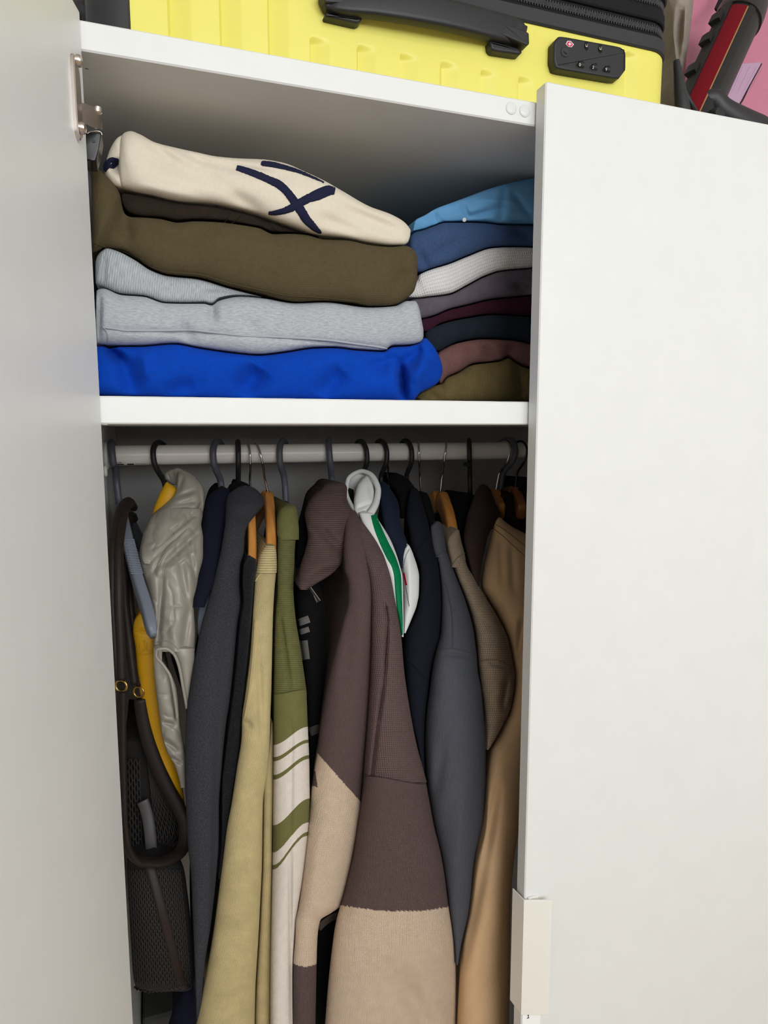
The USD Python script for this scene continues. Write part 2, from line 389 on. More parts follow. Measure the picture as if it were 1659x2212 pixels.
# ------------------------------------------------------------------ the room
def shell(name, v, f, m_):
    q = usdkit.mesh(stage, '/World/' + name, (np.array(v, float) + [0, 0, EYE], np.array(f)), m_); prop(q.GetPrim(), kind='structure')
def quad(name, a, b, c, d, m_): shell(name, [a, b, c, d], [[0, 1, 2, 3]], m_)
X0, X1, Y0, Y1, ZF, ZC = -1.30, 2.20, -2.60, 0.60, -EYE, 1.0
WALLP = plain('wall_paint', (236, 235, 232), 0.85, bump=0.1, bscale=150)
FLOOR = mat('floor_wood', {'g': ('geometry', {}), 'm': ('mapping', dict(scale=(1.5, 12, 1))), 'n': ('noise_texture', dict(scale=3, detail=6)), 'r': ('rgb_ramp', dict(ramp=[(.3, lin((172, 142, 110))), (.7, lin((198, 168, 132)))])), 'p': ('principled_bsdf', dict(roughness=.45))}, [('g.position', 'm.vector'), ('m.vector', 'n.vector'), ('n.fac', 'r.fac'), ('r.color', 'p.base_color')])
quad('floor', (X0, Y0, ZF), (X1, Y0, ZF), (X1, Y1, ZF), (X0, Y1, ZF), FLOOR)
quad('ceiling', (X0, Y0, ZC), (X0, Y1, ZC), (X1, Y1, ZC), (X1, Y0, ZC), WALLP)
quad('wall_back', (X0, Y1, ZF), (X1, Y1, ZF), (X1, Y1, ZC), (X0, Y1, ZC), WALLP)
quad('wall_left', (X0, Y0, ZF), (X0, Y1, ZF), (X0, Y1, ZC), (X0, Y0, ZC), WALLP)
quad('wall_right', (X1, Y0, ZF), (X1, Y0, ZC), (X1, Y1, ZC), (X1, Y1, ZF), WALLP)
quad('wall_front', (X0, Y0, ZF), (X0, Y0, ZC), (X1, Y0, ZC), (X1, Y0, ZF), plain('grey_wall_paint', (190, 188, 184), .85))

# ------------------------------------------------------------------ the wardrobe
ZT1, ZT0, ZS1, ZS0 = 0.3102, 0.2884, 0.0279, 0.0051
XD, YDF, YDB, ZD = 0.3962, -0.0188, -0.0019, 0.3200
wd = Thing('wardrobe', 'white wardrobe, its left door open on folded and hanging clothes', 'wardrobe')
wd.add('side_panel', box(-0.034, -0.016, 0.0, 0.56, -1.40, ZT0), WHITE, smooth=30)
wd.add('side_panel', box(1.198, 1.216, 0.0, 0.56, -1.40, ZT0), WHITE, smooth=30)
top = wd.add('top_panel', box(-0.034, 1.216, 0.0, 0.56, ZT0, ZT1, 0.0012), WHITE, smooth=30)
wd.add('bottom_panel', box(-0.016, 1.198, 0.0, 0.55, -1.40, -1.38), WHITE, smooth=30)
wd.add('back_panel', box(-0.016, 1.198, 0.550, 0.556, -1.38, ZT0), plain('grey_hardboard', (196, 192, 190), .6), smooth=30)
wd.add('plinth', box(-0.016, 1.198, 0.03, 0.045, -1.46, -1.40), WHITE, smooth=30)
wd.add('shelf', box(-0.016, 1.198, 0.0, 0.54, ZS0, ZS1, 0.0012), WHITE, smooth=30)
wd.add('shelf_clip', pxplate([(219, 914), (233, 915), (232, 918), (219, 917.5)], 0.002, 0.03, 0.0004), WHITE_EDGE, smooth=30)
for px, py in ((1104, 234), (1133, 240)):
    c = at(px, py, 0.0)
    wd.add('bumper_pad', tube([c + [0, .0005, 0], c + [0, -.0006, 0], c + [0, -.0012, 0], c + [0, -.0016, 0], c + [0, -.0017, 0]], [.0056, .0056, .0049, .0035, .0001], 28), CLEAR, under=top, smooth=40)
a = at(184, 147, 0.05); a[2] = ZT0 - .0002
# a small dark scratch on the underside of the top panel
k = on_plane(184, 147, (0, 0, ZT0), np.array([0, 0, 1.0])); k2 = on_plane(191, 149, (0, 0, ZT0), np.array([0, 0, 1.0]))
wd.add('scratch_mark', tube([k - [0, 0, .0001], k2 - [0, 0, .0001]], .0004, 6, flat=.4), INK, under=top)
# clothes rail: two telescoping tubes
YR, ZR, RR = 0.27, -0.0300, 0.0121
xe = at(1096, 976, YR)[0]
rod = wd.add('clothes_rail', cyl((-0.0155, YR, ZR), (xe, YR, ZR), RR, 40, bevel=0.0006), ROD, smooth=40)
wd.add('inner_tube', cyl((xe - .02, YR, ZR), (1.198, YR, ZR), RR - .0012, 40), ROD, under=rod, smooth=40)
wd.add('rail_bracket', joined(cyl((-0.016, YR, ZR), (-0.012, YR, ZR), .0165, 28, bevel=.001), cyl((-0.012, YR, ZR), (-0.007, YR, ZR), .0135, 28)), WHITE_EDGE, under=rod, smooth=40)
pk = at(229, 1017, 0.24)
wd.add('shelf_peg', cyl((-0.016, 0.24, pk[2]), (pk[0] + .0015, 0.24, pk[2]), .0068, 24, bevel=.0012), WHITE_EDGE, smooth=40)
# the maker's print on the lower front of the rail
def rail_print(u0, ang, t):
    v = np.asarray(t.vertices); an = ang + v[:, 1] / RR; rr = RR + .00015 + v[:, 2]
    return trimesh.Trimesh(np.c_[u0 + v[:, 0], YR - rr * np.cos(an), ZR + rr * np.sin(an)], t.faces, process=False)
xl = at(243, 1000, YR - .009)[0]
pr = [rail_print(xl, math.radians(-47), meshkit.text_mesh('HJÄLPA', .0019, .0001, bold=True))]
for a0, a1, rows_ in ((0, 20, 2), (26, 38, 2), (40, 62, 1), (66, 72, 1)):
    for r_ in range(rows_):
        pr.append(rail_print(xl + a0 * .00062, math.radians(-59 - 7 * r_), trimesh.creation.box(bounds=[[0, 0, 0], [(a1 - a0) * .00062, .0012 if rows_ == 2 else .0004, .0001]])))
wd.add('printed_label', joined(*pr), INK, under=rod, smooth=False)

# open left door: swung out 103 degrees; its inner face is what shows
AD = math.radians(13.0); dd = np.array([-math.sin(AD), -math.cos(AD), 0]); dn = np.array([math.cos(AD), -math.sin(AD), 0])
def door_pt(t, n, z): return np.array([0, -.002, 0]) + dd * t + dn * n + np.array([0, 0, z])
db = box(0, 0.392, -0.0168, 0.0, -1.385, 0.3147, 0.0012); v = np.asarray(db.vertices)
db = trimesh.Trimesh(v[:, [0]] * dd + v[:, [1]] * dn + [0, -.002, 0] + np.c_[0 * v[:, 0], 0 * v[:, 0], v[:, 2]], db.faces, process=False)
d1 = wd.add('door', db, WHITE, smooth=30, label='left door standing open, seen from its inner face')
# hinge: cup plate screwed to the door's inner face, arm reaching into the wardrobe, hinge body below with its shadow painted black
def dpx(px, py):
    P = on_plane(px, py, (0, -.002, 0), dn); return (P - [0, -.002, 0]) @ dd, P[2]
t0, z0 = dpx(150, 116); t1, z1 = dpx(176, 312)
hw = max(t0, .022)
prof = fillet([(t0, z0 + .004), (t0 - .013, z0 - .006), (t0 - .013, z1 + .004), (t0 - .006, z1 - .002), (t0, z1 + .004)], 5, .3)
rings = []
for n_, ins in ((0.0, 0), (0.0022, 0), (0.0030, .0009)):
    q = inset(prof, ins); rings.append(np.array([door_pt(a_, n_, b_) for a_, b_ in q]))
hp = wd.add('hinge_plate', rings_mesh(rings), NICKEL, under=d1, smooth=40)
for px, py in ((167, 146), (175, 289)):
    t_, z_ = dpx(px, py); t_ = t0 - .0065
    c = door_pt(t_, .003, z_); wd.add('hinge_screw', tube([c, c + dn * .002, c + dn * .0035, c + dn * .0042], [.0042, .0042, .0032, .0002], 20), NICKEL, under=d1, smooth=40)
yh = 0.004
arm = []
for py0, py1, px_ in ((219, 262, 163), (222, 265, 178), (229, 274, 198), (233, 277, 210), (238, 279, 218), (243, 280, 221)):
    arm.append((px_, py0, py1))
A_ = np.array(arm, float); yy = np.array([-.022, -.016, -.006, .001, .006, .014])
fr = [np.r_[at(A_[i, 0], A_[i, 1], yy[i]), at(A_[i, 0], A_[i, 2], yy[i])].reshape(2, 3) for i in range(6)]
ring = []
for i in range(6):
    nb = np.array([-.25, .97, 0]) * .0022 if i < 4 else np.array([-.9, .4, 0]) * .0022
    ring.append([fr[i][0], fr[i][1], fr[i][1] + nb, fr[i][0] + nb])
wd.add('hinge_arm', rings_mesh(ring), NICKEL, under=d1, smooth=35)
c = at(211, 234, .003); wd.add('hinge_pin', cyl(c - [0, 0, .004], c + [0, 0, .0012], .0032, 18, bevel=.0008), NICKEL, under=d1, smooth=40)
wd.add('shaded_hinge_body', pxplate([(184, 284), (219, 288), (214, 318), (206, 347), (184, 346)], 0.006, 0.03, 0.0008), BLACKG, under=d1, smooth=35)  # wardrobe-side hinge body, black in place of the shadow on it
q = spline([(188, 289), (197, 284), (208, 283), (219, 287), (220, 292)], 30); wd.add('hinge_wire', tube(at(q[:, 0], q[:, 1], 0.0045), .0006, 6), NICKEL, under=d1)
c = at(202, 304, .0055); wd.add('hinge_rivet', cyl(c, c + [0, .002, 0], .0014, 14), BLACKP, under=d1, smooth=40)

# closed right door with its folded-over handle
wd.add('door', box(0.8185, 1.214, YDF, YDB, -1.385, ZD, 0.0012), WHITE, smooth=30)
d2 = wd.add('door', box(XD, 0.816, YDF, YDB, -1.385, ZD, 0.0012), WHITE, smooth=30, label='right door, closed')
zt = at(1133, 1945, YDF - .003)[2]; zb = at(1126, 2192, YDF - .003)[2]
hx = at(1190, 1959, YDF - .012)[0]
pf = [(XD - .0042, YDB + .001), (XD - .0030, YDB + .001), (XD - .0012, YDF - .0012), (hx - .0012, YDF - .0105), (hx - .0004, YDF - .0098), (hx + .0008, YDF - .0106), (hx + .0006, YDF - .0128), (hx - .0010, YDF - .0128), (XD - .0024, YDF - .0030)]
pf = np.array(pf)
rings = [np.c_[inset(pf, .0002), np.full(len(pf), zb)], np.c_[pf, np.full(len(pf), zb + .0004)], np.c_[pf, np.full(len(pf), zt - .0004)], np.c_[inset(pf, .0002), np.full(len(pf), zt)]]
hd = wd.add('handle', rings_mesh(rings), HANDLE, under=d2, smooth=25, label='white folded handle clipped over the edge of the right door')
rib = [(XD + .003, YDF - .0008), (XD + .0042, YDF - .0008), (XD + .017, YDF + .0002), (XD + .0165, YDF + .0002 - .0012), (XD + .004, YDF - .0026)]
rib = np.array(rib); wd.add('handle_flange', rings_mesh([np.c_[rib, np.full(len(rib), zb)], np.c_[rib, np.full(len(rib), zt + .0006)]]), HANDLE, under=d2, smooth=25)
p = at(1127, 2186, YDF - .0002)
st = wd.add('sticker', box(XD + .001, XD + .024, YDF - .0003, YDF, zb - .035, zb - .0015, .0001), plain('sticker_paper', (244, 244, 242), .6), under=d2, smooth=False)
g = meshkit.text_mesh('1', .0045, .0002, bold=True); v = np.asarray(g.vertices)
wd.add('sticker_print', trimesh.Trimesh(np.c_[XD + .006 + v[:, 0] + .15 * v[:, 1], np.full(len(v), YDF - .0004) - v[:, 2] * .3, zb - .010 + v[:, 1]], g.faces, process=False), INK, under=d2, smooth=False)
wd.done()

# ------------------------------------------------------------------ folded clothes, left pile
CREAM = cloth('cream_fleece', (224, 213, 194), 'smooth', .0018, .0018, .06, .25, mottle=.03, mscale=(300, 300))
NAVYP = cloth('navy_patch', (38, 40, 68), 'twill', .0012, .0012, .35, .5, mottle=.1, mscale=(400, 400))
OLIVE = cloth('olive_sweatshirt', (90, 79, 55), 'jersey', .0013, .0013, .32, .5, mottle=.07, mscale=(200, 200))
DKBROWN = cloth('dark_brown_cloth', (46, 37, 30), 'twill', .0012, .0012, .3, .4)
GREYM = cloth('grey_marl', (182, 185, 190), 'jersey', .0011, .0011, .10, .35, heather=(.72, 1.14), mscale=(180, 900))
GREYR = cloth('grey_marl_rib', (182, 185, 189), 'rib', .0020, .0020, .16, .6, heather=(.70, 1.16), mscale=(1100, 250))
BLUE = cloth('royal_blue_fleece', (2, 68, 182), 'jersey', .0012, .0012, .28, .45, mottle=.06, mscale=(200, 200))

def simple(name, label, cat, sk, m_, group=None, part=None):
    t = Thing(name, label, cat, group); t.add(part or 'body', sk.mesh, m_, uv=sk.uv, col=getattr(sk, 'col', None)); return t

YE = 0.066          # depth of the folded edges of the left pile
GL, GR_ = 'folded clothes in the left pile', 'folded clothes in the right pile'
cream = folded([(256, 362), (257, 325), (262, 295), (270, 286), (282, 283), (300, 289), (334, 307), (380, 319), (421, 328), (470, 338), (516, 342), (565, 344), (610, 351), (662, 372), (704, 392), (739, 412), (799, 446), (845, 463), (876, 482), (887, 497)],
               [(256, 362), (257, 388), (262, 405), (278, 411), (330, 422), (390, 435), (453, 439), (500, 448), (551, 461), (597, 478), (635, 491), (683, 507), (747, 514.5), (799, 525), (846, 530), (872, 529), (882, 522), (887, 497)],
               YE - .034, r=.034, wr=.003, creases=[(300, 330, 480, 390, 20, .007), (430, 345, 620, 385, 12, .008), (380, 322, 450, 352, 9, .006), (640, 360, 850, 480, 14, -.004), (740, 455, 870, 500, 16, .006), (320, 310, 380, 345, 10, .005), (690, 470, 780, 500, 14, .005), (500, 420, 560, 455, 16, .005), (300, 400, 420, 425, 10, -.003)], seed=3)
t = simple('folded_sweatshirt', 'cream sweatshirt with navy cross-over appliqué, folded on top of the left pile', 'sweatshirt', cream, CREAM, GL)
cuff = folded([(225, 372), (232, 338), (243, 312), (256, 296), (272, 290)], [(225, 372), (234, 390), (250, 404), (262, 407), (272, 408), (272, 290)], YE - .012, r=.012, wr=.002, n=60, creases=[(240, 355, 262, 366, 13, .014)], seed=8, back=.2)
t.add('turned_edge', cuff.mesh, CREAM, uv=cuff.uv)
r_, uv_ = cuff.ribbon([(227, 371, 5), (233, 356, 20), (243, 352, 26), (253, 358, 22)], 16, .0012, 30, .5); t.add('inner_patch', r_, NAVYP, uv=uv_)
for pts, sd in (([(511, 362, 12), (530, 368, 15), (552, 376, 16), (585, 390, 17), (603, 399, 19), (618, 412, 18), (632, 430, 19), (648, 452, 21), (662, 474, 20), (674, 487, 17), (686, 498, 12), (694, 504, 5)], 1),
                ([(580, 461, 7), (592, 460, 11), (612, 456, 14), (632, 448, 18), (648, 438, 19), (668, 428, 20), (686, 421, 25), (700, 415, 25), (714, 411, 22), (724, 412, 18)], 2),
                ([(564, 352, 8), (570, 353, 12), (588, 355, 13), (610, 360, 11), (640, 368, 9), (668, 379, 7), (700, 394, 3)], 3)):
    r_, uv_ = cream.ribbon(pts, 14, .0014, 110, .45, sd); t.add('applique_strip', r_, NAVYP, uv=uv_, label='navy appliqué strip')
t.done()

brown_in = folded([(262, 425), (266, 418), (330, 427), (392, 440), (453, 446), (551, 468), (635, 497), (690, 512)],
                  [(262, 425), (274, 455), (300, 466), (345, 469), (385, 476), (420, 473.5), (480, 476), (520, 482), (560, 489), (592, 501), (625, 501), (660, 504), (690, 512)], YE - .012, r=.012, wr=.002, creases=[(540, 480, 590, 470, 6, .003), (590, 478, 600, 500, 8, -.006)], seed=5)
t = simple('folded_trousers', 'dark brown folded garment squeezed between the cream and olive sweatshirts', 'trousers', brown_in, DKBROWN, GL)
for a_, b_ in (((478, 488), (500, 452)), ((490, 489), (524, 460))): t.add('stitched_seam', brown_in.seam([a_, ((a_[0] + b_[0]) / 2 + 4, (a_[1] + b_[1]) / 2), b_], .0005, .0002), DKBROWN)
t.done()

olive = folded([(198, 400), (200, 366), (212, 366), (228, 378), (246, 397), (259, 420), (264, 445), (270, 462), (284, 469), (310, 470), (345, 473), (385, 481), (420, 478), (470, 480), (520, 486), (560, 493), (592, 506), (625, 505), (660, 507), (700, 517), (750, 519), (799, 529), (845, 533), (876, 531), (892, 538), (900, 550), (902, 572)],
               [(198, 400), (200, 546), (212, 542), (226, 535), (262, 539), (296, 557), (330, 580), (362, 592), (425, 598), (495, 618), (565, 635), (612, 648), (640, 652), (700, 650), (760, 654), (799, 661), (830, 661), (853, 658), (878, 645), (896, 625), (901, 600), (902, 572)],
               YE - .032, r=.032, wr=.004, creases=[(262, 430, 276, 520, 16, .007), (300, 500, 430, 540, 20, .004), (400, 505, 470, 490, 16, .005), (640, 520, 700, 560, 22, .004), (880, 560, 850, 640, 16, .004), (895, 590, 860, 600, 9, .004)], seed=11)
t = simple('folded_sweatshirt', 'olive green sweatshirt folded below the cream one', 'sweatshirt', olive, OLIVE, GL)
t.add('hem_seam', olive.seam([(202, 524), (230, 534), (262, 541), (300, 560), (330, 578), (362, 587), (425, 592), (495, 611), (565, 627), (627, 639), (700, 643), (780, 652)], .0007, .0002), OLIVE)
t.done()

hoodg = folded([(206, 572), (209, 556), (219, 542), (231, 536), (250, 541), (290, 561), (326, 584), (362, 596), (425, 603), (495, 623), (565, 641)],
               [(206, 572), (207, 612), (224, 620), (262, 634), (310, 638), (358, 652), (400, 653), (440, 652), (457, 655), (474, 643), (512, 637), (565, 641)], YE - .024, r=.024, wr=.0025, wf=(22, 22), creases=[(228, 545, 222, 620, 6, .003), (440, 636, 500, 632, 8, .004), (300, 570, 420, 610, 10, .003)], seed=14)
t = simple('folded_hoodie', 'light grey marl ribbed garment folded under the olive sweatshirt', 'hoodie', hoodg, GREYR, GL)
t.add('rib_seam', hoodg.seam([(231, 546), (222, 572), (219, 600), (217, 615)], .0006, .0002), GREYR); t.done()

greym = folded([(207, 668), (209, 628), (222, 623), (262, 637), (310, 641), (358, 655), (400, 656), (440, 656), (457, 660), (472, 650), (520, 641), (565, 644), (640, 655), (700, 653), (799, 664), (853, 661), (880, 650), (896, 650), (905, 664), (910, 695)],
               [(207, 668), (209, 742), (225, 744), (262, 746), (300, 746), (375, 741), (430, 750), (500, 760), (560, 765), (610, 760), (680, 750), (720, 749), (770, 754), (828, 757), (848, 746), (880, 745), (910, 738), (915, 725), (910, 695)],
               YE - .03, r=.03, wr=.0035, wf=(12, 18), creases=[(216, 640, 214, 740, 5, .006), (457, 662, 462, 690, 9, .007), (230, 712, 560, 727, 5, .003), (560, 727, 835, 752, 5, .003), (520, 690, 560, 720, 18, .004), (640, 670, 610, 740, 22, .004), (390, 700, 420, 745, 14, .004)], seed=17)
t = simple('folded_sweatshirt', 'light grey marl sweatshirt folded directly on the royal blue one', 'sweatshirt', greym, GREYM, GL)
t.add('hem_seam', greym.seam([(222, 707), (240, 709), (278, 714), (340, 714), (404, 713), (470, 719), (530, 725), (600, 728), (709, 735), (770, 743), (821, 750), (835, 753)], .0011, .0004), GREYM)
qs = spline([(222, 707), (229, 714), (233, 724), (234, 735), (231, 745)], 24); t.add('loose_thread', tube(greym.point(qs[:, 0], qs[:, 1], .002), .0004, 6), GREYM, label='loose white thread')
t.done()

blue = folded([(208, 800), (209, 748), (222, 748), (236, 753), (262, 749), (300, 749), (375, 744), (430, 753), (500, 763), (560, 768), (610, 763), (680, 753), (720, 752), (770, 757), (828, 760), (848, 750), (880, 748), (905, 741), (918, 730), (932, 742), (945, 762), (954, 786), (956, 802)],
              [(208, 800), (210, 852), (300, 855), (500, 860), (760, 864), (890, 866), (908, 848), (928, 838), (946, 826), (956, 802)],
              YE - .034, r=.034, wr=.009, wf=(9, 14), creases=[(232, 752, 264, 778, 10, .022), (264, 776, 290, 852, 22, .012), (866, 785, 872, 866, 9, .026), (872, 790, 912, 752, 16, .014), (560, 795, 520, 852, 28, .018), (740, 800, 690, 855, 24, .014), (310, 760, 318, 820, 14, -.006), (800, 795, 862, 770, 18, .012), (925, 775, 890, 825, 18, -.008), (420, 830, 350, 855, 20, .010)], seed=21)
simple('folded_sweatshirt', 'royal blue sweatshirt at the bottom of the left pile', 'sweatshirt', blue, BLUE, GL).done()

# right pile
YP = 0.085
SHIRTB = cloth('light_blue_cotton', (104, 160, 206), 'weave', .0006, .0006, .10, .15, mottle=.05, mscale=(60, 60))
DENIM = cloth('blue_marl_knit', (72, 96, 138), 'knit', .0017, .0014, .45, .7, heather=(.8, 1.15), mscale=(500, 500))
WAFFLE = cloth('white_waffle', (226, 222, 220), 'waffle', .0026, .0026, .16, .7, mottle=.02)
MAUVE = cloth('grey_mauve_cotton', (98, 88, 98), 'smooth', .002, .002, .12, .2)
BURG = cloth('burgundy_knit', (58, 24, 38), 'jersey', .0016, .0016, .3, .5)
INKB = cloth('blue_black_knit', (32, 40, 50), 'jersey', .0015, .0015, .3, .5)
MBROWN = cloth('red_brown_knit', (122, 86, 82), 'jersey', .0018, .0018, .35, .6)
OKNIT = cloth('olive_chunky_knit', (120, 104, 66), 'knit', .0034, .0024, .6, .9)
RX = 1190
def rp(top, bottom, **k): return folded(top, bottom, YP, r=.022, back=.36, n=110, **k)
c0 = [(893, 498), (896, 478), (919, 464), (941, 451), (975, 438), (1008, 426), (1045, 412), (1083, 400), (1120, 391), (1152, 385), (RX, 380)]
c1 = [(893, 498), (915, 494), (934, 487), (964, 478), (1008, 478), (1046, 479), (1083, 483), (1150, 484), (RX, 486)]
c2 = [(884, 560), (902, 588), (914, 586), (926, 581), (971, 567), (1008, 552), (1064, 533), (1100, 531), (1150, 532), (RX, 533)]
c3 = [(874, 645), (900, 643), (919, 641), (971, 634), (1008, 616), (1046, 596), (1083, 584), (1147, 578), (RX, 575)]
c4 = [(884, 680), (906, 688), (934, 682), (971, 667), (1008, 658), (1064, 645), (1147, 637), (RX, 634)]
c5 = [(890, 716), (919, 716), (952, 698), (1008, 685), (1064, 678), (1145, 682), (RX, 684)]
c6 = [(918, 740), (930, 754), (945, 758), (964, 749), (990, 738), (1046, 730), (1102, 732), (1143, 740), (RX, 752)]
c7 = [(940, 828), (952, 828), (964, 815), (990, 803), (1023, 785), (1057, 781), (1083, 777), (1098, 768), (1113, 779), (1143, 793), (RX, 800)]
def up(c, d=2.0): return [(x, y + d) for x, y in c]
E_ = [(RX, 0)]
def ends(t_, b_): return t_[:-1] + [(RX, t_[-1][1]), (RX + 14, (t_[-1][1] + b_[-1][1]) / 2)], [t_[0]] + b_[1:] + [(RX + 14, (t_[-1][1] + b_[-1][1]) / 2)]
A_, B_ = ends(c0, c1)
s1 = rp(A_, B_, wr=.005, wf=(26, 30), creases=[(934, 455, 944, 488, 4, .004), (945, 452, 960, 478, 3, -.003), (1000, 440, 1010, 470, 6, .004), (1090, 405, 1080, 480, 8, .005), (1010, 470, 1080, 450, 7, .005), (1110, 420, 1150, 470, 8, .004), (1040, 430, 1130, 440, 6, -.003)], seed=31)
t = simple('folded_shirt', 'crumpled light blue cotton shirt on top of the right pile', 'shirt', s1, SHIRTB, GR_)
t.add('collar_button', cyl(s1.point(1003, 475, .0016)[0], s1.point(1003, 475, .0002)[0], .0022, 16, bevel=.0004), WHITE_EDGE, smooth=40); t.done()
def nxt(prev, bot, left): return [left] + [(x, y + 2.5) for x, y in prev if x > left[0] + 4], bot
A_, B_ = ends([(882, 535), (886, 514), (893, 504)] + up(c1, 3)[1:], c2); B_ = [(882, 535)] + c2[1:] + [B_[-1]]
s2 = rp(A_, B_, wr=.004, creases=[(905, 545, 925, 585, 10, .005), (930, 560, 990, 520, 14, .004), (1110, 490, 1150, 520, 14, .006)], seed=32)
t = simple('folded_sweater', 'blue marl knitted sweater folded under the light blue shirt', 'sweater', s2, DENIM, GR_); t.done()
A_, B_ = ends([(874, 640), (884, 624), (902, 604), (906, 594)] + up(c2, 3)[2:], c3); B_ = [(874, 640)] + c3[1:] + [B_[-1]]
simple('folded_shirt', 'white waffle-weave shirt folded under the blue sweater', 'shirt', rp(A_, B_, wr=.003, seed=33), WAFFLE, GR_).done()
A_, B_ = ends([(884, 668), (886, 650)] + up(c3, 3)[2:], c4); B_ = [(884, 668)] + c4[1:] + [B_[-1]]
simple('folded_t_shirt', 'plain grey-mauve T-shirt folded under the white waffle shirt', 't-shirt', rp(A_, B_, wr=.004, creases=[(1110, 615, 1147, 632, 10, .008)], seed=34), MAUVE, GR_).done()
A_, B_ = ends([(890, 705), (906, 692)] + up(c4, 3)[2:], c5); B_ = [(890, 705)] + c5[1:] + [B_[-1]]
simple('folded_sweater', 'dark burgundy sweater folded under the grey-mauve T-shirt', 'sweater', rp(A_, B_, wr=.003, seed=35), BURG, GR_).done()
A_, B_ = ends([(918, 736), (919, 722)] + up(c5, 3)[2:], c6); B_ = [(918, 736)] + c6[1:] + [B_[-1]]
simple('folded_sweater', 'blue-black sweater folded under the burgundy one', 'sweater', rp(A_, B_, wr=.003, seed=36), INKB, GR_).done()
A_, B_ = ends([(944, 800), (946, 766)] + up(c6, 3)[3:], c7); B_ = [(944, 800)] + c7[1:] + [B_[-1]]
simple('folded_sweater', 'reddish-brown knitted sweater, second from the bottom of the right pile', 'sweater', rp(A_, B_, wr=.004, creases=[(1050, 745, 1060, 780, 12, .006), (1098, 768, 1110, 750, 8, .004)], seed=37), MBROWN, GR_).done()
bt = [(900, 858), (908, 850), (925, 842), (945, 832), (955, 829), (964, 818), (990, 806), (1023, 788), (1057, 784), (1083, 780), (1098, 774), (1113, 784), (1143, 797), (RX, 804), (RX + 14, 840)]
bb = [(900, 858), (912, 865.5), (960, 866.5), (1050, 867), (1143, 868), (RX, 869), (RX + 14, 840)]
simple('folded_sweater', 'olive chunky-knit sweater at the bottom of the right pile', 'sweater', folded(bt, bb, YP - .008, r=.03, back=.36, n=110, wr=.005, creases=[(1120, 790, 1130, 866, 10, .006), (920, 845, 950, 866, 10, .004)], seed=38), OKNIT, GR_).done()

# ------------------------------------------------------------------ hangers on the rail
GH = 'hangers on the clothes rail'
WOOD = mat('hanger_wood', {'g': ('geometry', {}), 'm': ('mapping', dict(scale=(90, 14, 14))), 'n': ('noise_texture', dict(scale=2, detail=5)), 'r': ('rgb_ramp', dict(ramp=[(.3, lin((176, 112, 48))), (.7, lin((206, 142, 70)))])), 'p': ('principled_bsdf', dict(roughness=.35, coat_weight=.3))}, [('g.position', 'm.vector'), ('m.vector', 'n.vector'), ('n.fac', 'r.fac'), ('r.color', 'p.base_color')])
REDWOOD = plain('red_brown_wood', (150, 90, 52), .4, noise=.15, nscale=80)
KIND = {'grey': (.0041, GREYP), 'black': (.0034, BLACKP), 'silver': (.0014, CHROME), 'wire': (.0016, BLACKG)}

def hook_path(xt, neck, tr, yaw=0.0, tip_front=False, R=None, s_low=.030, y0=None):
    """over the rail: tip behind, round the top, down the front, back to the stem (or the other way round)"""
    y0 = YR if y0 is None else y0
    R = R or RR + tr + .0030
    zc = ZR + RR + tr - R - .0002
    N = at(neck[0], neck[1], y0); sgn = -1 if tip_front else 1
    an = np.radians(np.linspace(-28, 178, 40))
    hz = np.c_[-np.cos(an) * R, np.sin(an) * R]                      # h < 0 is behind
    lo = np.array([[R * .99, -.004], [R * .86, -.011], [R * .55, -.0185], [R * .22, -.025], [R * .05, -s_low], [0, -s_low - .006]])
    Q = np.vstack([hz, lo]); Q = Q[np.r_[True, np.linalg.norm(np.diff(Q, axis=0), axis=1) > 1e-6]]
    xtop = at(xt, 960, y0)[0]
    zs = np.r_[Q[:, 1] + zc]; zlast = zs[-1]
    if N[2] < zlast - .002:
        k = np.linspace(0, 1, 8)[1:]; Q = np.vstack([Q, np.c_[np.zeros(7), (zlast + (N[2] - zlast) * k) - zc]])
    z = Q[:, 1] + zc; f = np.clip((zc + R - z) / max(zc + R - N[2], 1e-6), 0, 1)
    x = xtop + (N[0] - xtop) * f; h = Q[:, 0] * sgn
    P = np.c_[x + np.sin(yaw) * h, y0 - np.cos(yaw) * h, z]
    return spline(np.c_[P], 90)

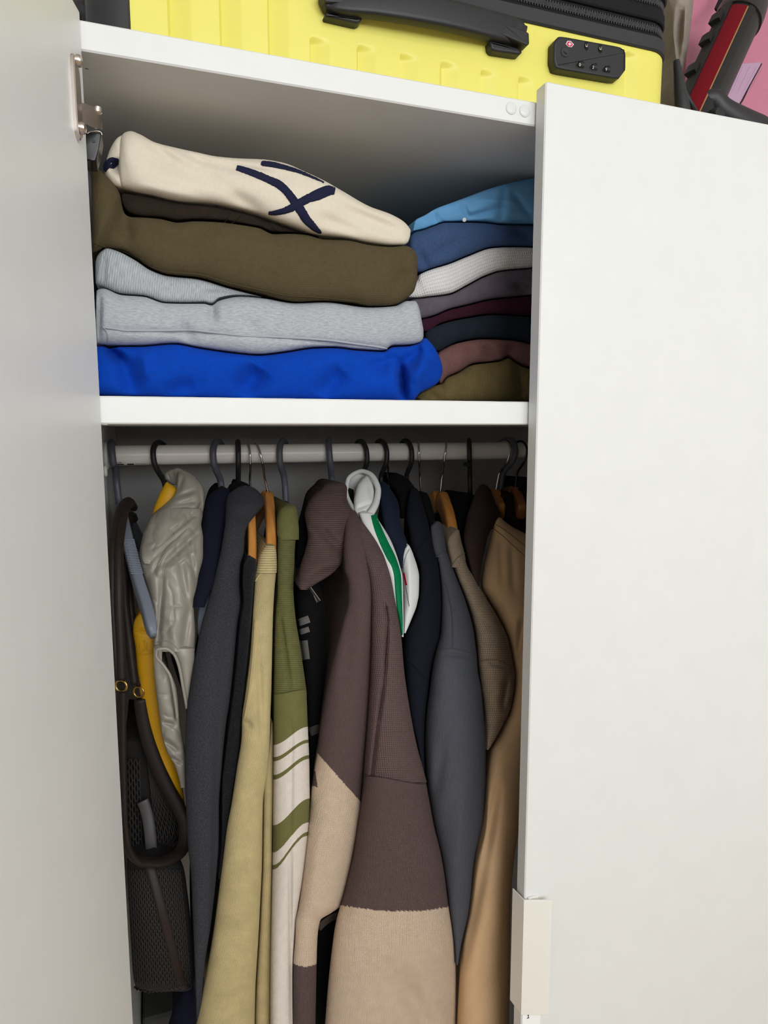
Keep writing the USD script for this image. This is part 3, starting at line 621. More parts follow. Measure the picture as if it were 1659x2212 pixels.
def hanger(label, kind, xt, neck, yaw=0.0, tip_front=False, arm=None, arm_w=.011, arm_h=.018, arm_mat=None, s_low=.03, name='clothes_hanger', rear=True, ribs=None, y0=None, fade=None):
    """hook, and two shoulder arms when arm = [(px, py, y), ...] of the front arm from the neck outwards (the rear arm mirrors it)"""
    tr, mt = KIND[kind]
    t = Thing(name, label, 'hanger', GH if fade is None else fade)
    P = hook_path(xt, neck, tr, yaw, tip_front, s_low=s_low, y0=y0)
    t.add('hook', tube(P, np.r_[tr * .55, tr * .9, np.full(len(P) - 2, tr)], 12), mt)
    if arm is not None:
        A = np.array([at(a, b, c) for a, b, c in arm]); N = P[-1]
        A = np.vstack([N - [0, 0, .002], A]); A = spline(np.c_[A], 30)
        # arms are a flat oval bar, taller than wide
        def bar(Q):
            T = np.gradient(Q, axis=0); T /= np.linalg.norm(T, axis=1, keepdims=True); k = len(Q); rg = []
            an = np.linspace(0, 2 * np.pi, 20, endpoint=False); ca, sa = np.sign(np.cos(an)) * np.abs(np.cos(an)) ** .5, np.sign(np.sin(an)) * np.abs(np.sin(an)) ** .5
            for i in range(k):
                u = np.array([0, 0, 1.0]) - T[i] * T[i][2]; u /= np.linalg.norm(u); b = np.cross(T[i], u)
                e = .55 if i in (0, k - 1) else (.9 if i in (1, k - 2) else 1.0)
                rg.append(Q[i] + e * (arm_h / 2 * ca[:, None] * u + arm_w / 2 * sa[:, None] * b))
            return rings_mesh(rg)
        t.add('front_arm', bar(A), arm_mat or mt)
        if rear:
            B = A * [1, -1, 1] + [0, 2 * N[1], 0]; t.add('rear_arm', bar(B), arm_mat or mt)
        if ribs:
            a0, a1, nr = ribs
            for k in np.linspace(a0, a1, nr):
                i = int(k * 29); T = A[min(i + 1, 29)] - A[max(i - 1, 0)]; T /= np.linalg.norm(T)
                C = A[i] * (1 - (k * 29 - i)) + A[min(i + 1, 29)] * (k * 29 - i)
                t.add('grip_rib', tube([C + [-arm_w * .52, -.0035, .0075], C + [arm_w * .52, -.0035, .0075]], .0008, 6), arm_mat or mt)
    return t

def arm_to(px, py, y, n=2): return [(px, py, y)]
hanger('grey plastic hanger carrying the brown mesh bag, at the left end of the rail', 'grey', 241, (258, 1092), tip_front=True,
       arm=[(264, 1115, .245), (280, 1185, .19), (300, 1262, .145), (318, 1320, .115), (331, 1374, .09)], arm_w=.0115, arm_h=.016, arm_mat=GREYL, ribs=(.42, .66, 22)).done()
hanger('black hanger with the yellow jacket, hook second from the left', 'black', 343, (358, 1056), yaw=-.5).done()
hanger('grey plastic hanger under the navy garment, its arm end showing below the navy sleeve', 'grey', 470, (479, 1064), yaw=-.45,
       arm=[(474, 1085, .25), (462, 1160, .21), (450, 1260, .178), (440, 1340, .158), (437, 1382, .150)], arm_w=.012, arm_h=.016, arm_mat=GREYL).done()
hanger('slim black hanger under the charcoal sweater', 'black', 514, (515, 1066), yaw=-.1).done()
hanger('wooden hanger with chrome hook carrying the black fuzzy sweater', 'silver', 535, (541, 1056),
       arm=[(541, 1075, .262), (543, 1120, .225), (545, 1180, .19), (545, 1240, .165)], arm_w=.0105, arm_h=.024, arm_mat=WOOD).done()
hanger('wooden hanger with chrome hook carrying the straw-yellow cardigan', 'silver', 553, (581, 1073),
       arm=[(581, 1083, .262), (584, 1120, .225), (586, 1165, .195), (586, 1215, .175)], arm_w=.0130, arm_h=.026, arm_mat=WOOD).done()
hanger('grey plastic hanger under the olive and white striped sweater', 'grey', 611, (619, 1108), yaw=-.45, s_low=.036).done()
hanger('grey plastic hanger under the brown and tan cardigan, hook straight up', 'grey', 710, (718, 1050), yaw=-.27).done()
hanger('black hanger with the white track jacket', 'black', 778, (783, 1042), yaw=.15).done()
hanger('black hanger with the navy jacket beside the white track jacket', 'black', 822, (823, 1066), yaw=.15).done()
hanger('chrome hook hanger close behind the black hook at the black garment', 'silver', 833, (841, 1058), yaw=-.3).done()
hanger('black hanger with the dark navy suit jacket', 'black', 876, (879, 1084), yaw=.1).done()
hanger('chrome hook hanger with the narrow black garment', 'silver', 904, (909, 1070), yaw=-.38).done()
hanger('light wooden hanger with chrome hook under the taupe checked jacket', 'silver', 964, (950, 1073), yaw=-.4,
       arm=[(955, 1084, .262), (964, 1105, .238), (973, 1140, .212), (980, 1190, .190)], arm_w=.0150, arm_h=.030, arm_mat=WOOD).done()
fh = hanger('flat black hanger with a small clip on its stem, above the black dress', 'black', 1013, (1016, 1072), yaw=-.45)
c = at(1013, 1003, .25); fh.add('clip', box(c[0] - .0035, c[0] + .0030, c[1] - .003, c[1] + .012, c[2] - .003, c[2] + .003, .0006), BLACKP, smooth=30); fh.done()
hanger('wooden hanger with chrome hook behind the corduroy collar of the tan jacket', 'silver', 1090, (1070, 1066), yaw=.15,
       arm=[(1073, 1076, .262), (1078, 1092, .24), (1083, 1106, .22)], arm_w=.012, arm_h=.024, arm_mat=WOOD).done()
hanger('thick grey plastic hanger with the dark brown fuzzy sweater', 'grey', 1098, (1079, 1070), yaw=.2).done()
hanger('red-brown wooden hanger with black wire hook at the right end', 'wire', 1124, (1112, 1064), yaw=.2,
       arm=[(1114, 1072, .262), (1120, 1085, .24), (1127, 1110, .215)], arm_w=.014, arm_h=.026, arm_mat=REDWOOD).done()

# ------------------------------------------------------------------ hanging clothes
GC = 'clothes hanging on the rail'
YELLOW = plain('yellow_rubber', (206, 152, 8), .5, bump=.1, bscale=500)
PUFF = cloth('beige_nylon', (152, 145, 134), 'smooth', .0006, .0006, .05, .1, rough=.42, sheen=0, spec=.5, mottle=.03)
NAVY = cloth('navy_cotton', (20, 22, 38), 'twill', .0009, .0009, .25, .3)
NAVYL = cloth('navy_lining', (20, 22, 30), 'smooth', .001, .001, .2, .1, rough=.5)
CHAR = cloth('charcoal_marl_knit', (64, 64, 70), 'knit', .0022, .0018, .55, .8, heather=(.6, 1.5), mscale=(600, 600))
FUZZ = cloth('black_fuzzy_knit', (33, 34, 38), 'smooth', .0011, .0011, .7, 1.0, heather=(.5, 1.6), mscale=(500, 500), dist=.0015, sheen=.5)
STRAW = cloth('straw_knit', (208, 188, 138), 'knit', .0022, .0019, .42, .8, mottle=.10, mscale=(50, 50))
STRAWR = cloth('straw_rib', (200, 180, 132), 'ribv', .0030, .0030, .45, .9)
OLIVEK = cloth('olive_knit', (112, 110, 66), 'jersey', .0013, .0013, .3, .4, tinted=True, mottle=.05)
OLIVER = cloth('olive_rib', (104, 102, 62), 'ribv', .0022, .0022, .4, .7)
OLIVEP = cloth('olive_plain', (112, 110, 66), 'jersey', .0012, .0012, .25, .4)
BLACKC = cloth('black_cotton', (14, 14, 15), 'twill', .001, .001, .25, .3)
GREYBAR = cloth('grey_stripe', (112, 108, 104), 'twill', .001, .001, .15, .2)
BROWNK = cloth('brown_tan_knit', (94, 76, 74), 'knit', .0028, .0021, .42, .9, tinted=True, mottle=.06, dist=.0009)
BROWNR = cloth('brown_rib', (92, 74, 71), 'ribv', .0029, .0029, .42, .9, dist=.0009)
BROWNS = cloth('brown_reverse_knit', (94, 76, 72), 'weave', .0025, .0022, .40, .9, tinted=True, mottle=.05, dist=.0009)
WHITET = cloth('white_track_fabric', (228, 228, 226), 'smooth', .001, .001, .04, .1, rough=.7, mottle=.02)
GREEN = cloth('green_tape', (0, 116, 70), 'twill', .0008, .0008, .12, .15, rough=.6)
REDT = cloth('red_tape', (190, 20, 50), 'twill', .0008, .0008, .12, .15)
SUITN = cloth('midnight_wool', (22, 25, 35), 'twill', .0008, .0008, .2, .25)
SUITG = cloth('grey_wool', (78, 79, 86), 'twill', .0011, .0011, .18, .3, heather=(.85, 1.15), mscale=(900, 60))
CHECK = cloth('taupe_check', (168, 150, 128), 'check', .0022, .0022, .52, .3, rgb2=(96, 82, 68))
CHECKR = cloth('taupe_rib', (150, 134, 114), 'twill', .0016, .0016, .4, .4)
TAN = cloth('tan_canvas', (214, 178, 138), 'twill', .0013, .0013, .22, .35, mottle=.07, mscale=(25, 12))
CORD = cloth('dark_brown_corduroy', (62, 47, 44), 'twill', .0009, .0009, .25, .3)
FUZZB = cloth('dark_brown_fuzzy', (58, 40, 36), 'smooth', .0014, .0014, .7, 1.0, dist=.0015)
LEATHER = plain('dark_brown_leather', (34, 25, 22), .55, spec=.3, noise=.12, nscale=120, bump=.2, bscale=700)
CORDNET = plain('dark_brown_cord', (36, 30, 26), .8)
LINING = plain('bag_lining', (15, 12, 11), .9)

def pxtube(pts, r, n=40, sides=10, flat=1.0, up=None):
    """tube through (px, py, y) points"""
    q = spline(pts, n); return tube(at(q[:, 0], q[:, 1], q[:, 2]), r, sides, flat, up)

# --- brown mesh tote on the first hanger
t = Thing('mesh_tote_bag', 'dark brown leather and net tote bag hanging at the far left', 'bag')
for pts in ([(287, 1092, .236), (277, 1082, .222), (263, 1096, .19), (251, 1135, .15), (243, 1195, .12), (243, 1290, .10), (248, 1390, .092), (255, 1466, .088)],
            [(289, 1097, .230), (281, 1088, .214), (270, 1104, .185), (262, 1140, .145), (256, 1200, .116), (256, 1290, .097), (260, 1390, .090), (262, 1468, .086)],
            [(288, 1115, .275), (281, 1112, .262), (272, 1135, .235), (268, 1200, .20), (270, 1290, .175), (279, 1380, .16), (291, 1478, .15)],
            [(290, 1121, .285), (284, 1120, .270), (277, 1143, .245), (274, 1205, .215), (279, 1290, .185), (291, 1380, .168), (303, 1480, .156)]):
    t.add('strap', pxtube(pts, .0046, 60, 12, flat=1.0), LEATHER)
for cx, cy, yv in ((262, 1482, .088), (300, 1495, .152)):
    c = at(cx, cy, yv); an = np.linspace(0, 2 * np.pi, 30, endpoint=False)
    t.add('ring', tube(np.c_[c[0] + .0052 * np.cos(an) - 0, c[1] - .003 * np.cos(an), c[2] + .0058 * np.sin(an)], .0011, 8, closed=True), GOLD, label='brass ring')
rim = [(304, 1510, .152), (311, 1560, .150), (322, 1605, .148), (340, 1655, .146), (362, 1702, .143), (385, 1745, .138), (399, 1780, .131), (400, 1812, .122), (390, 1838, .112), (368, 1855, .100), (338, 1863, .090), (306, 1862, .082), (283, 1846, .076), (271, 1815, .074), (266, 1770, .076), (264, 1700, .080), (262, 1600, .085), (262, 1492, .089)]
t.add('rim', pxtube(rim, .0075, 130, 10, flat=.55), LEATHER, label='leather rim of the bag mouth')
# body: below the rim
bag = hung([(1856, 276, 388, .104), (1872, 274, 396, .096), (1920, 276, 404, .086), (1990, 280, 412, .078), (2060, 284, 417, .076), (2110, 288, 420, .084), (2135, 296, 414, .092), (2142, 320, 400, .105)], back=.32, nx=40, rmax=.035, wr=.004, seed=41, taper=.5)
t.add('bag_body', bag.mesh, LINING, uv=bag.uv)
def net(skin_pt, nu, nv, r, skip=None):
    """honeycomb of cords; skin_pt maps (u, v) in cells to points"""
    V = []; F = []; seen = set()
    def node(i, j, k): return (i * 3.0 + (1.5 if j % 2 else 0) + (0, 1)[k], j * 1.0)
    edges = []
    for j in range(int(nv)):
        for i in range(-1, int(nu / 3) + 1):
            a, b = node(i, j, 0), node(i, j, 1)
            edges += [(a, b), (b, (a[0] + 1.5, j + 1)), (a, (b[0] - 1.5, j + 1))]
    segs = []
    for a, b in edges:
        if max(a[0], b[0]) > nu or min(a[0], b[0]) < 0 or max(a[1], b[1]) > nv: continue
        segs.append(tube(np.array([skin_pt(*a), skin_pt(*b)]), r, 5, caps=False))
    return joined(*segs)
def net_on(sk, x0, x1, y0_, y1_, cu, cv, off, r):
    nu, nv = cu, cv
    us = lambda u, v: sk.point(x0(v / nv) + (x1(v / nv) - x0(v / nv)) * u / nu, y0_ + (y1_ - y0_) * v / nv, off)[0]
    return net(us, nu, nv, r)
bl = lambda v: 276 + 14 * v; br_ = lambda v: 392 + 24 * v
t.add('net', net_on(bag, bl, br_, 1880, 2128, 40, 36, .0012, .0007), CORDNET, kind='stuff', label='knotted net of the bag body')
st_ = bag.ribbon([(322, 1866, 30), (340, 1930, 27), (356, 1990, 26), (372, 2050, 25), (388, 2105, 24), (402, 2136, 22)], 26, .0022, 60)
t.add('side_strap', st_[0], LEATHER, label='leather band down the side of the bag')
q = spline([(290, 2133), (320, 2141), (360, 2139), (398, 2131)], 50)
t.add('base_chain', tube(bag.point(q[:, 0], q[:, 1], .002) + np.c_[np.zeros(50), np.zeros(50), .0012 * np.sin(np.arange(50) * 1.6)], .0010, 6), CORDNET, label='braided bottom edge of the bag')
# mouth: net on its inner side, lining behind
inn = hung([(1600, 268, 318, .165), (1660, 268, 340, .165), (1720, 268, 368, .162), (1780, 270, 396, .16), (1830, 274, 396, .155), (1866, 290, 372, .15)], back=.30, rmax=.012, nx=24, wr=.002, seed=43, taper=.9)
t.add('inner_lining', inn.mesh, LINING, uv=inn.uv)
t.add('net', net_on(inn, lambda v: 268 + 4 * v, lambda v: 302 + 6 * v, 1640, 1858, 9, 24, .006, .0009), CORDNET, kind='stuff', label='honeycomb net on the left of the bag mouth')
t.add('net', net_on(inn, lambda v: 318 + 20 * v, lambda v: 330 + 66 * min(1, v * 1.3) - 24 * max(0, v - .75) * 4, 1640, 1858, 18, 22, .006, .0009), CORDNET, kind='stuff', label='honeycomb net on the right of the bag mouth')
t.add('inner_strap', pxtube([(308, 1730, .148), (318, 1760, .145), (324, 1800, .140), (328, 1855, .135)], .0062, 30, 10, flat=.35), plain('dark_grey_webbing', (70, 66, 66), .5), label='grey webbing inside the bag')
t.done()

# --- yellow rubber jacket
yl = hung([(1326, 300, 312, .155), (1345, 289, 334, .15), (1362, 287, 345, .148), (1400, 292, 350, .147), (1450, 296, 352, .146), (1520, 306, 358, .146), (1600, 322, 368, .146), (1660, 340, 384, .146), (1715, 362, 396, .146), (1760, 382, 402, .15)], back=.42, rmax=.02, wr=.003, creases=[(290, 1362, 330, 1366, 4, .003)], seed=51, taper=.5)
t = Thing('rubber_jacket', 'bright yellow rubber jacket squeezed between the mesh bag and the beige vest', 'jacket')
t.add('body', yl.mesh, YELLOW, uv=yl.uv)
cl = hung([(1044, 357, 365, .236), (1052, 352, 378, .232), (1060, 347.5, 384, .230), (1080, 339, 384, .226), (1100, 331.5, 376, .222), (1125, 326, 350, .218)], back=.25, rmax=.008, wr=.0015, step=2, seed=52)
t.add('collar', cl.mesh, YELLOW, uv=cl.uv)
t.add('pocket_seam', yl.seam([(292, 1362), (312, 1366), (332, 1364)], .0008, .0004), YELLOW)
for pts in ([(308, 1388), (313, 1384), (313, 1402), (309, 1406), (304, 1402), (303, 1392)], [(318, 1388), (317, 1404), (322, 1406), (330, 1402)], [(302, 1410), (312, 1414), (324, 1412), (330, 1408)]):
    t.add('embossed_emblem', yl.seam(pts, .0007, .0005), YELLOW, label='embossed emblem')
t.done()

# --- beige quilted vest
YV = [(1010, .235), (1060, .215), (1130, .18), (1240, .135), (1400, .11), (1520, .105), (1720, .11)]
yv = lambda p: float(np.interp(p, *zip(*YV)))
def rows_(ps): return [(p, l, r, yv(p)) for p, l, r in ps]
vu = hung(rows_([(1098, 346, 436), (1113, 332, 438), (1131, 318, 435), (1162, 307, 439), (1198, 301, 439), (1244, 310, 429), (1273, 319, 424), (1300, 327, 418), (1335, 332, 420), (1363, 333, 422), (1390, 331, 422), (1408, 333, 421)]),
          back=.23, rmax=.026, wr=.007, wf=(44, 30), nx=70, step=1.6, seed=61, wrinkle=(.0022, 46, 26), creases=[(352, 1235, 340, 1400, 6, .007), (424, 1110, 330, 1205, 6, .008), (432, 1145, 348, 1225, 7, .008), (392, 1215, 405, 1300, 8, .006), (404, 1160, 425, 1260, 5, .005), (412, 1300, 396, 1400, 8, .006), (330, 1240, 352, 1190, 5, .005), (420, 1190, 372, 1225, 4, -.003), (375, 1340, 378, 1400, 12, -.004)])
t = Thing('quilted_vest', 'beige quilted puffer vest with dark armhole, third from the left', 'vest')
t.add('body', vu.mesh, PUFF, uv=vu.uv)
for pts in ([(434, 1088), (426, 1108), (404, 1128), (375, 1150), (350, 1172), (328, 1202)], [(426, 1140), (400, 1160), (372, 1182), (350, 1206), (342, 1222)], [(355, 1215), (350, 1260), (344, 1310), (340, 1360)], [(383, 1235), (390, 1270), (400, 1300)], [(338, 1388), (356, 1384), (374, 1390), (384, 1404)]):
    t.add('quilt_seam', vu.seam(pts, .0005, .0002), PUFF)
# stand-up collar, folded over: the front roll, and the back of the neck behind the hook
vc = hung([(1019, 388, 404, .238), (1027, 383, 418, .232), (1040, 382, 431, .225), (1057, 381, 440, .217), (1072, 374, 441.5, .209), (1090, 355, 441, .202), (1108, 333, 438, .195), (1118, 325, 434, .187), (1134, 318, 428, .178), (1160, 310, 405, .168), (1185, 305, 370, .158), (1205, 306, 340, .152), (1218, 312, 326, .150)],
          back=.232, rmax=.022, step=2.5, nx=40, wr=.005, wf=(40, 30), wrinkle=(.0016, 40, 50), seed=60, creases=[(395, 1030, 385, 1060, 5, .004), (384, 1072, 420, 1060, 5, .004), (380, 1090, 424, 1082, 5, .0035), (430, 1050, 436, 1090, 5, .003), (436, 1086, 424, 1108, 4, .006), (424, 1108, 330, 1185, 4, .007), (372, 1102, 410, 1094, 5, .003)])
t.add('collar', vc.mesh, PUFF, uv=vc.uv)
vk = hung([(1013, 374, 392, .262), (1017, 361, 404, .26), (1023, 354.5, 412, .258), (1032, 355, 416, .257), (1041, 363, 416, .257), (1048, 374, 414, .257)], back=.285, rmax=.010, step=1.5, nx=36, wr=.002, wf=(60, 50), seed=59, creases=[(372, 1016, 378, 1046, 3, .003), (388, 1014, 384, 1040, 3, .003), (362, 1022, 372, 1044, 3, .002)])
t.add('collar_back', vk.mesh, PUFF, uv=vk.uv)
t.add('quilt_seam', vc.seam([(437, 1080), (432, 1098), (416, 1114), (390, 1134), (360, 1158), (334, 1190)], .0005, .0002), PUFF)
vl = hung(rows_([(1400, 332, 352), (1426, 332, 350), (1453, 333, 368), (1487, 336, 381), (1533, 342, 386), (1560, 346, 388), (1589, 350, 393), (1623, 360, 400), (1652, 376, 403), (1702, 390, 404)]), back=.20, rmax=.014, wr=.005, wf=(26, 26), nx=36, step=2, seed=62, wrinkle=(.0022, 46, 40), creases=[(350, 1560, 378, 1566, 5, .006), (356, 1600, 385, 1622, 6, .006), (366, 1636, 390, 1648, 5, .005), (372, 1470, 382, 1560, 4, .004)])
t.add('front_panel', vl.mesh, PUFF, uv=vl.uv)
vr = hung(rows_([(1400, 366, 421), (1420, 378, 421), (1442, 387, 418), (1487, 396, 411), (1528, 403, 408), (1540, 404, 407)]), back=.20, rmax=.012, wr=.004, wf=(26, 26), nx=24, step=3, seed=63)
t.add('rear_panel', vr.mesh, PUFF, uv=vr.uv)
vd = hung(rows_([(1405, 345, 385), (1440, 345, 395), (1500, 360, 402), (1560, 380, 405), (1650, 385, 404)]), back=.2, rmax=.01, wr=.002, nx=16, seed=64)
v_, f_ = vd.mesh; t.add('lining', (v_ + [0.012, .05, 0], f_), NAVYL, uv=vd.uv)
t.add('armhole_binding', pxtube([(383, 1552, yv(1552) - .002), (377, 1505, .102), (368, 1462, .101), (352, 1436, .101), (337, 1415, .10), (338, 1404, .099), (356, 1401, .098), (374, 1411, .099), (386, 1437, .10), (395, 1482, .101), (404, 1530, .103)], .0016, 70, 8), PUFF)
t.done()

# --- navy garment behind the charcoal sweater
nv = hung([(1056, 474, 494, .235), (1064, 458, 497, .23), (1076, 447, 498, .225), (1100, 440, 496, .215), (1150, 435, 490, .195), (1200, 432, 480, .175), (1250, 425, 470, .155), (1285, 420, 452, .142), (1312, 416, 442, .135)], back=.34, rmax=.02, wr=.004, seed=71)
simple('navy_jacket', 'dark navy garment between the beige vest and the charcoal sweater', 'jacket', nv, NAVY).done()
# --- black top behind the charcoal sweater's neck
bk = hung([(1041, 508, 526, .262), (1047, 496, 538, .258), (1058, 491, 544, .255), (1072, 490, 546, .252), (1090, 492, 545, .25)], back=.32, rmax=.012, step=2, wr=.002, seed=72)
simple('black_blouse', 'black garment showing only its rounded neck above the charcoal sweater', 'top', bk, BLACKC).done()
# --- charcoal sweater
ch = hung([(1052, 514, 545, .225), (1058, 505, 555, .22), (1066, 494, 562, .214), (1076, 489, 568, .208), (1088, 487.5, 570, .20), (1104, 487, 560, .195), (1130, 486, 538, .184), (1153, 483, 529, .175), (1189, 477, 527, .163), (1225, 469, 519, .152), (1262, 460, 518, .142), (1300, 449, 520, .128), (1350, 435, 513, .112), (1400, 425, 508, .10), (1453, 416, 503, .09), (1521, 405, 495, .082), (1566, 401, 488, .079), (1657, 399, 479, .075), (1750, 402, 473, .073), (1816, 405, 473, .072), (1885, 412, 468, .072), (2001, 417, 455, .072), (2093, 421, 441, .073), (2163, 424, 436, .075), (2250, 427, 440, .08)],
          back=.24, rmax=.026, wr=.005, wf=(16, 6), seed=73, creases=[(505, 1110, 545, 1120, 14, .004), (500, 1290, 470, 1500, 12, .004), (470, 1560, 460, 2000, 8, .005)], taper=.4)
simple('charcoal_sweater', 'charcoal grey marl knitted sweater hanging beside the wooden hanger', 'sweater', ch, CHAR).done()
# --- black fuzzy sweater
fz = hung([(1208, 533, 553, .15), (1222, 526, 554, .146), (1260, 524, 549, .135), (1300, 527, 546, .125), (1350, 519, 542, .112), (1430, 512, 534, .10), (1500, 504, 526, .094), (1560, 496, 520, .09), (1640, 486, 514, .086), (1700, 480, 504, .084), (1800, 480, 490, .083), (1900, 472, 482, .083)], back=.22, rmax=.014, wr=.003, wf=(60, 60), seed=74, taper=.4)
simple('fuzzy_sweater', 'black fuzzy sweater on a wooden hanger, just left of the straw cardigan', 'sweater', fz, FUZZ).done()
# --- straw cardigan
t = Thing('straw_cardigan', 'straw-yellow knitted cardigan on a wooden hanger', 'cardigan')
cr = hung([(1178, 576, 594, .168), (1186, 568, 596, .163), (1204, 559, 598, .156), (1222, 555, 598.5, .15), (1238, 552, 598, .145)], back=.34, rmax=.018, step=2, wr=.002, seed=75)
t.add('collar', cr.mesh, STRAWR, uv=cr.uv)
sl = hung([(1226, 555, 597, .152), (1245, 551, 596, .143), (1262, 550, 594, .137), (1329, 546, 590, .112), (1408, 541, 588, .094), (1499, 530, 586, .08), (1551, 523, 584, .074), (1589, 522, 583, .07), (1657, 512, 578, .066), (1736, 500, 568, .063), (1790, 490, 567, .062), (1862, 481, 566, .06), (1931, 472, 563, .06), (2012, 461, 559, .06), (2093, 447, 554, .06), (2128, 440, 552, .06), (2212, 424, 550, .06), (2262, 414, 548, .06)],
          back=.20, rmax=.026, nx=44, wr=.004, wf=(14, 6), seed=76, creases=[(548, 1340, 526, 1550, 8, -.004), (523, 1556, 545, 1570, 6, .004), (560, 1420, 566, 1600, 8, .004), (470, 2060, 520, 1990, 18, .003)], taper=.4)
t.add('sleeve', sl.mesh, STRAW, uv=sl.uv)
bd = hung([(1560, 586, 589, .10), (1600, 583, 590, .098), (1700, 570, 590, .094), (1785, 569, 588.5, .092), (1862, 568, 587.5, .09), (1931, 565, 586.5, .09), (2012, 561, 585.5, .09), (2128, 554, 584, .09), (2262, 550, 583, .09)], back=.30, rmax=.012, nx=20, wr=.002, seed=77, taper=.5)
t.add('front_edge', bd.mesh, STRAW, uv=bd.uv)
t.add('shoulder_seam', sl.seam([(552, 1256), (562, 1240), (578, 1230), (594, 1228)], .0011, .0004), STRAW)
t.add('placket_edge', sl.seam([(551, 1340), (546, 1420), (537, 1500), (528, 1552)], .0010, .0004), STRAW)
t.done()

# --- olive and white striped sweater
t = Thing('striped_sweater', 'olive and white striped knitted sweater, beside the straw cardigan', 'sweater')
OL, WH = np.array(lin((112, 110, 66))), np.array(lin((226, 216, 206)))
cr = hung([(1092, 616, 637, .20), (1098, 607, 641, .194), (1110, 601, 643, .188), (1130, 598, 645, .18), (1150, 598, 646, .172), (1166, 602, 646, .167)], back=.33, rmax=.018, step=2, wr=.0015, seed=78)
t.add('collar', cr.mesh, OLIVEP, uv=cr.uv)
nk = hung([(1086, 613, 625, .23), (1095, 606, 624, .222), (1118, 601, 616, .212)], back=.26, rmax=.006, step=2, wr=.0005); t.add('inner_neck', nk.mesh, BLACKC, uv=nk.uv)
su_ = hung([(1150, 601, 641, .176), (1189, 600, 637, .16), (1225, 600, 636, .148), (1273, 600, 634, .134), (1329, 595, 638, .115), (1386, 593, 647, .099), (1420, 592.5, 652, .092), (1476, 591.5, 660, .082), (1500, 591, 663, .08)], back=.31, rmax=.022, nx=30, wr=.003, wf=(20, 8), seed=79, creases=[(606, 1330, 628, 1490, 4, .004)], taper=.4)
t.add('shoulder', su_.mesh, OLIVER, uv=su_.uv)
t.add('shoulder_seam', su_.seam([(603, 1320), (609, 1380), (618, 1440), (628, 1490), (644, 1494), (660, 1494)], .0008, .0002), OLIVEP)
t.add('shoulder_seam', su_.seam([(628, 1490), (612, 1500), (594, 1520)], .0008, .0002), OLIVEP)
R2 = [(1494, 591, 1488, 662, .0795), (1570, 591, 1548, 666, .074)]
def stripe_rows():
    # (y at the left edge, y at the right edge) of every colour boundary
    B = [(1609, 1570), (1636, 1598), (1645, 1605), (1674, 1631), (1684, 1639), (1783, 1725), (1841, 1776), (1869, 1797), (1878, 1805)]
    out = []
    for a, b in B: out += [(a, b)]
    return B
BD_ = stripe_rows()
xr = lambda y: float(np.interp(y, [1488, 1566, 1634, 1702, 1758, 1804, 1885, 1966, 2024, 2093, 2262], [662, 665, 668, 669.5, 669, 665, 655, 644, 634, 632, 634]))
xl_ = lambda y: float(np.interp(y, [1490, 1521, 1700, 1839, 1978, 2262], [591, 591, 590.5, 589, 587, 585]))
rows2 = [(1500, 591, 1490, 662, .079)] + [(a, xl_(a), b, xr(b), .074 if a < 1700 else .072) for a, b in BD_] + [(1960, xl_(1960), 1900, xr(1900), .071), (2040, xl_(2040), 2000, xr(2000), .071), (2130, xl_(2130), 2110, xr(2110), .071), (2262, 585, 2262, 636, .071)]
def hung_striped():
    """as hung(), with a pair of rows at every colour boundary so that the stripes stay crisp"""
    key0 = [0.0]
    for i in range(1, len(rows2)): key0.append(key0[-1] + (rows2[i][0] + rows2[i][2]) / 2 - (rows2[i - 1][0] + rows2[i - 1][2]) / 2)
    return key0
k0 = hung_striped()
def tint2(px, py):
    w = np.clip((px - 590) / max(xr(py) - 590, 1), 0, 1); g = w * w * (3 - 2 * w)
    f = np.interp
    ys = [a * (1 - g) + b * g for a, b in BD_]
    i = int(np.searchsorted(ys, py)); return OL if i in (0, 2, 4, 6, 8) else WH
so = hung(rows2, back=.31, rmax=.022, nx=40, step=1.0, wr=.003, wf=(22, 5), seed=80, taper=.4, tint=tint2, creases=[(630, 1560, 628, 1800, 5, .003), (627, 1840, 629, 2220, 4, .007)])
t.add('body', so.mesh, OLIVEK, uv=so.uv, col=so.col)
t.done()

# --- black track jacket with pale bars
t = Thing('black_track_jacket', 'black track jacket with pale stripes in the gap left of the brown cardigan', 'jacket')
bj = hung([(1106, 650, 664, .222), (1130, 645, 672, .21), (1180, 642, 672, .19), (1260, 640, 690, .168), (1340, 644, 704, .15), (1420, 655, 702, .135), (1500, 662, 700, .125), (1566, 667, 696, .12), (1640, 669, 690, .118), (1720, 671, 680, .118)], back=.235, rmax=.014, wr=.003, seed=81, taper=.5)
t.add('body', bj.mesh, BLACKC, uv=bj.uv)
for p, w in (([(645, 1345), (668, 1337)], 17), ([(647, 1366), (668, 1359)], 13), ([(650, 1405), (667, 1403)], 44)):
    r_, uv_ = bj.ribbon([p[0], ((p[0][0] + p[1][0]) / 2, (p[0][1] + p[1][1]) / 2), p[1]], w, .0008, 20); t.add('stripe', r_, GREYBAR, uv=uv_, label='pale stripe')
r_, uv_ = bj.ribbon([(669, 1582), (680, 1577), (692, 1573)], 20, .0008, 20); t.add('stripe', r_, plain('dark_grey_stripe', (70, 66, 60), .9), uv=uv_, label='dark grey stripe')
zp = t.add('zip_pull', pxplate([(667, 1270), (671, 1268), (692, 1296), (689, 1301), (684, 1300)], .108, .1095, .0004), BLACKG, smooth=30)
t.add('zip_pull_edge', joined(tube(at([671, 692], [1268, 1297], .1078), .0005, 6), tube(at([678, 685], [1287, 1301], .1078), .0004, 6)), CHROME, under=zp)
t.done()

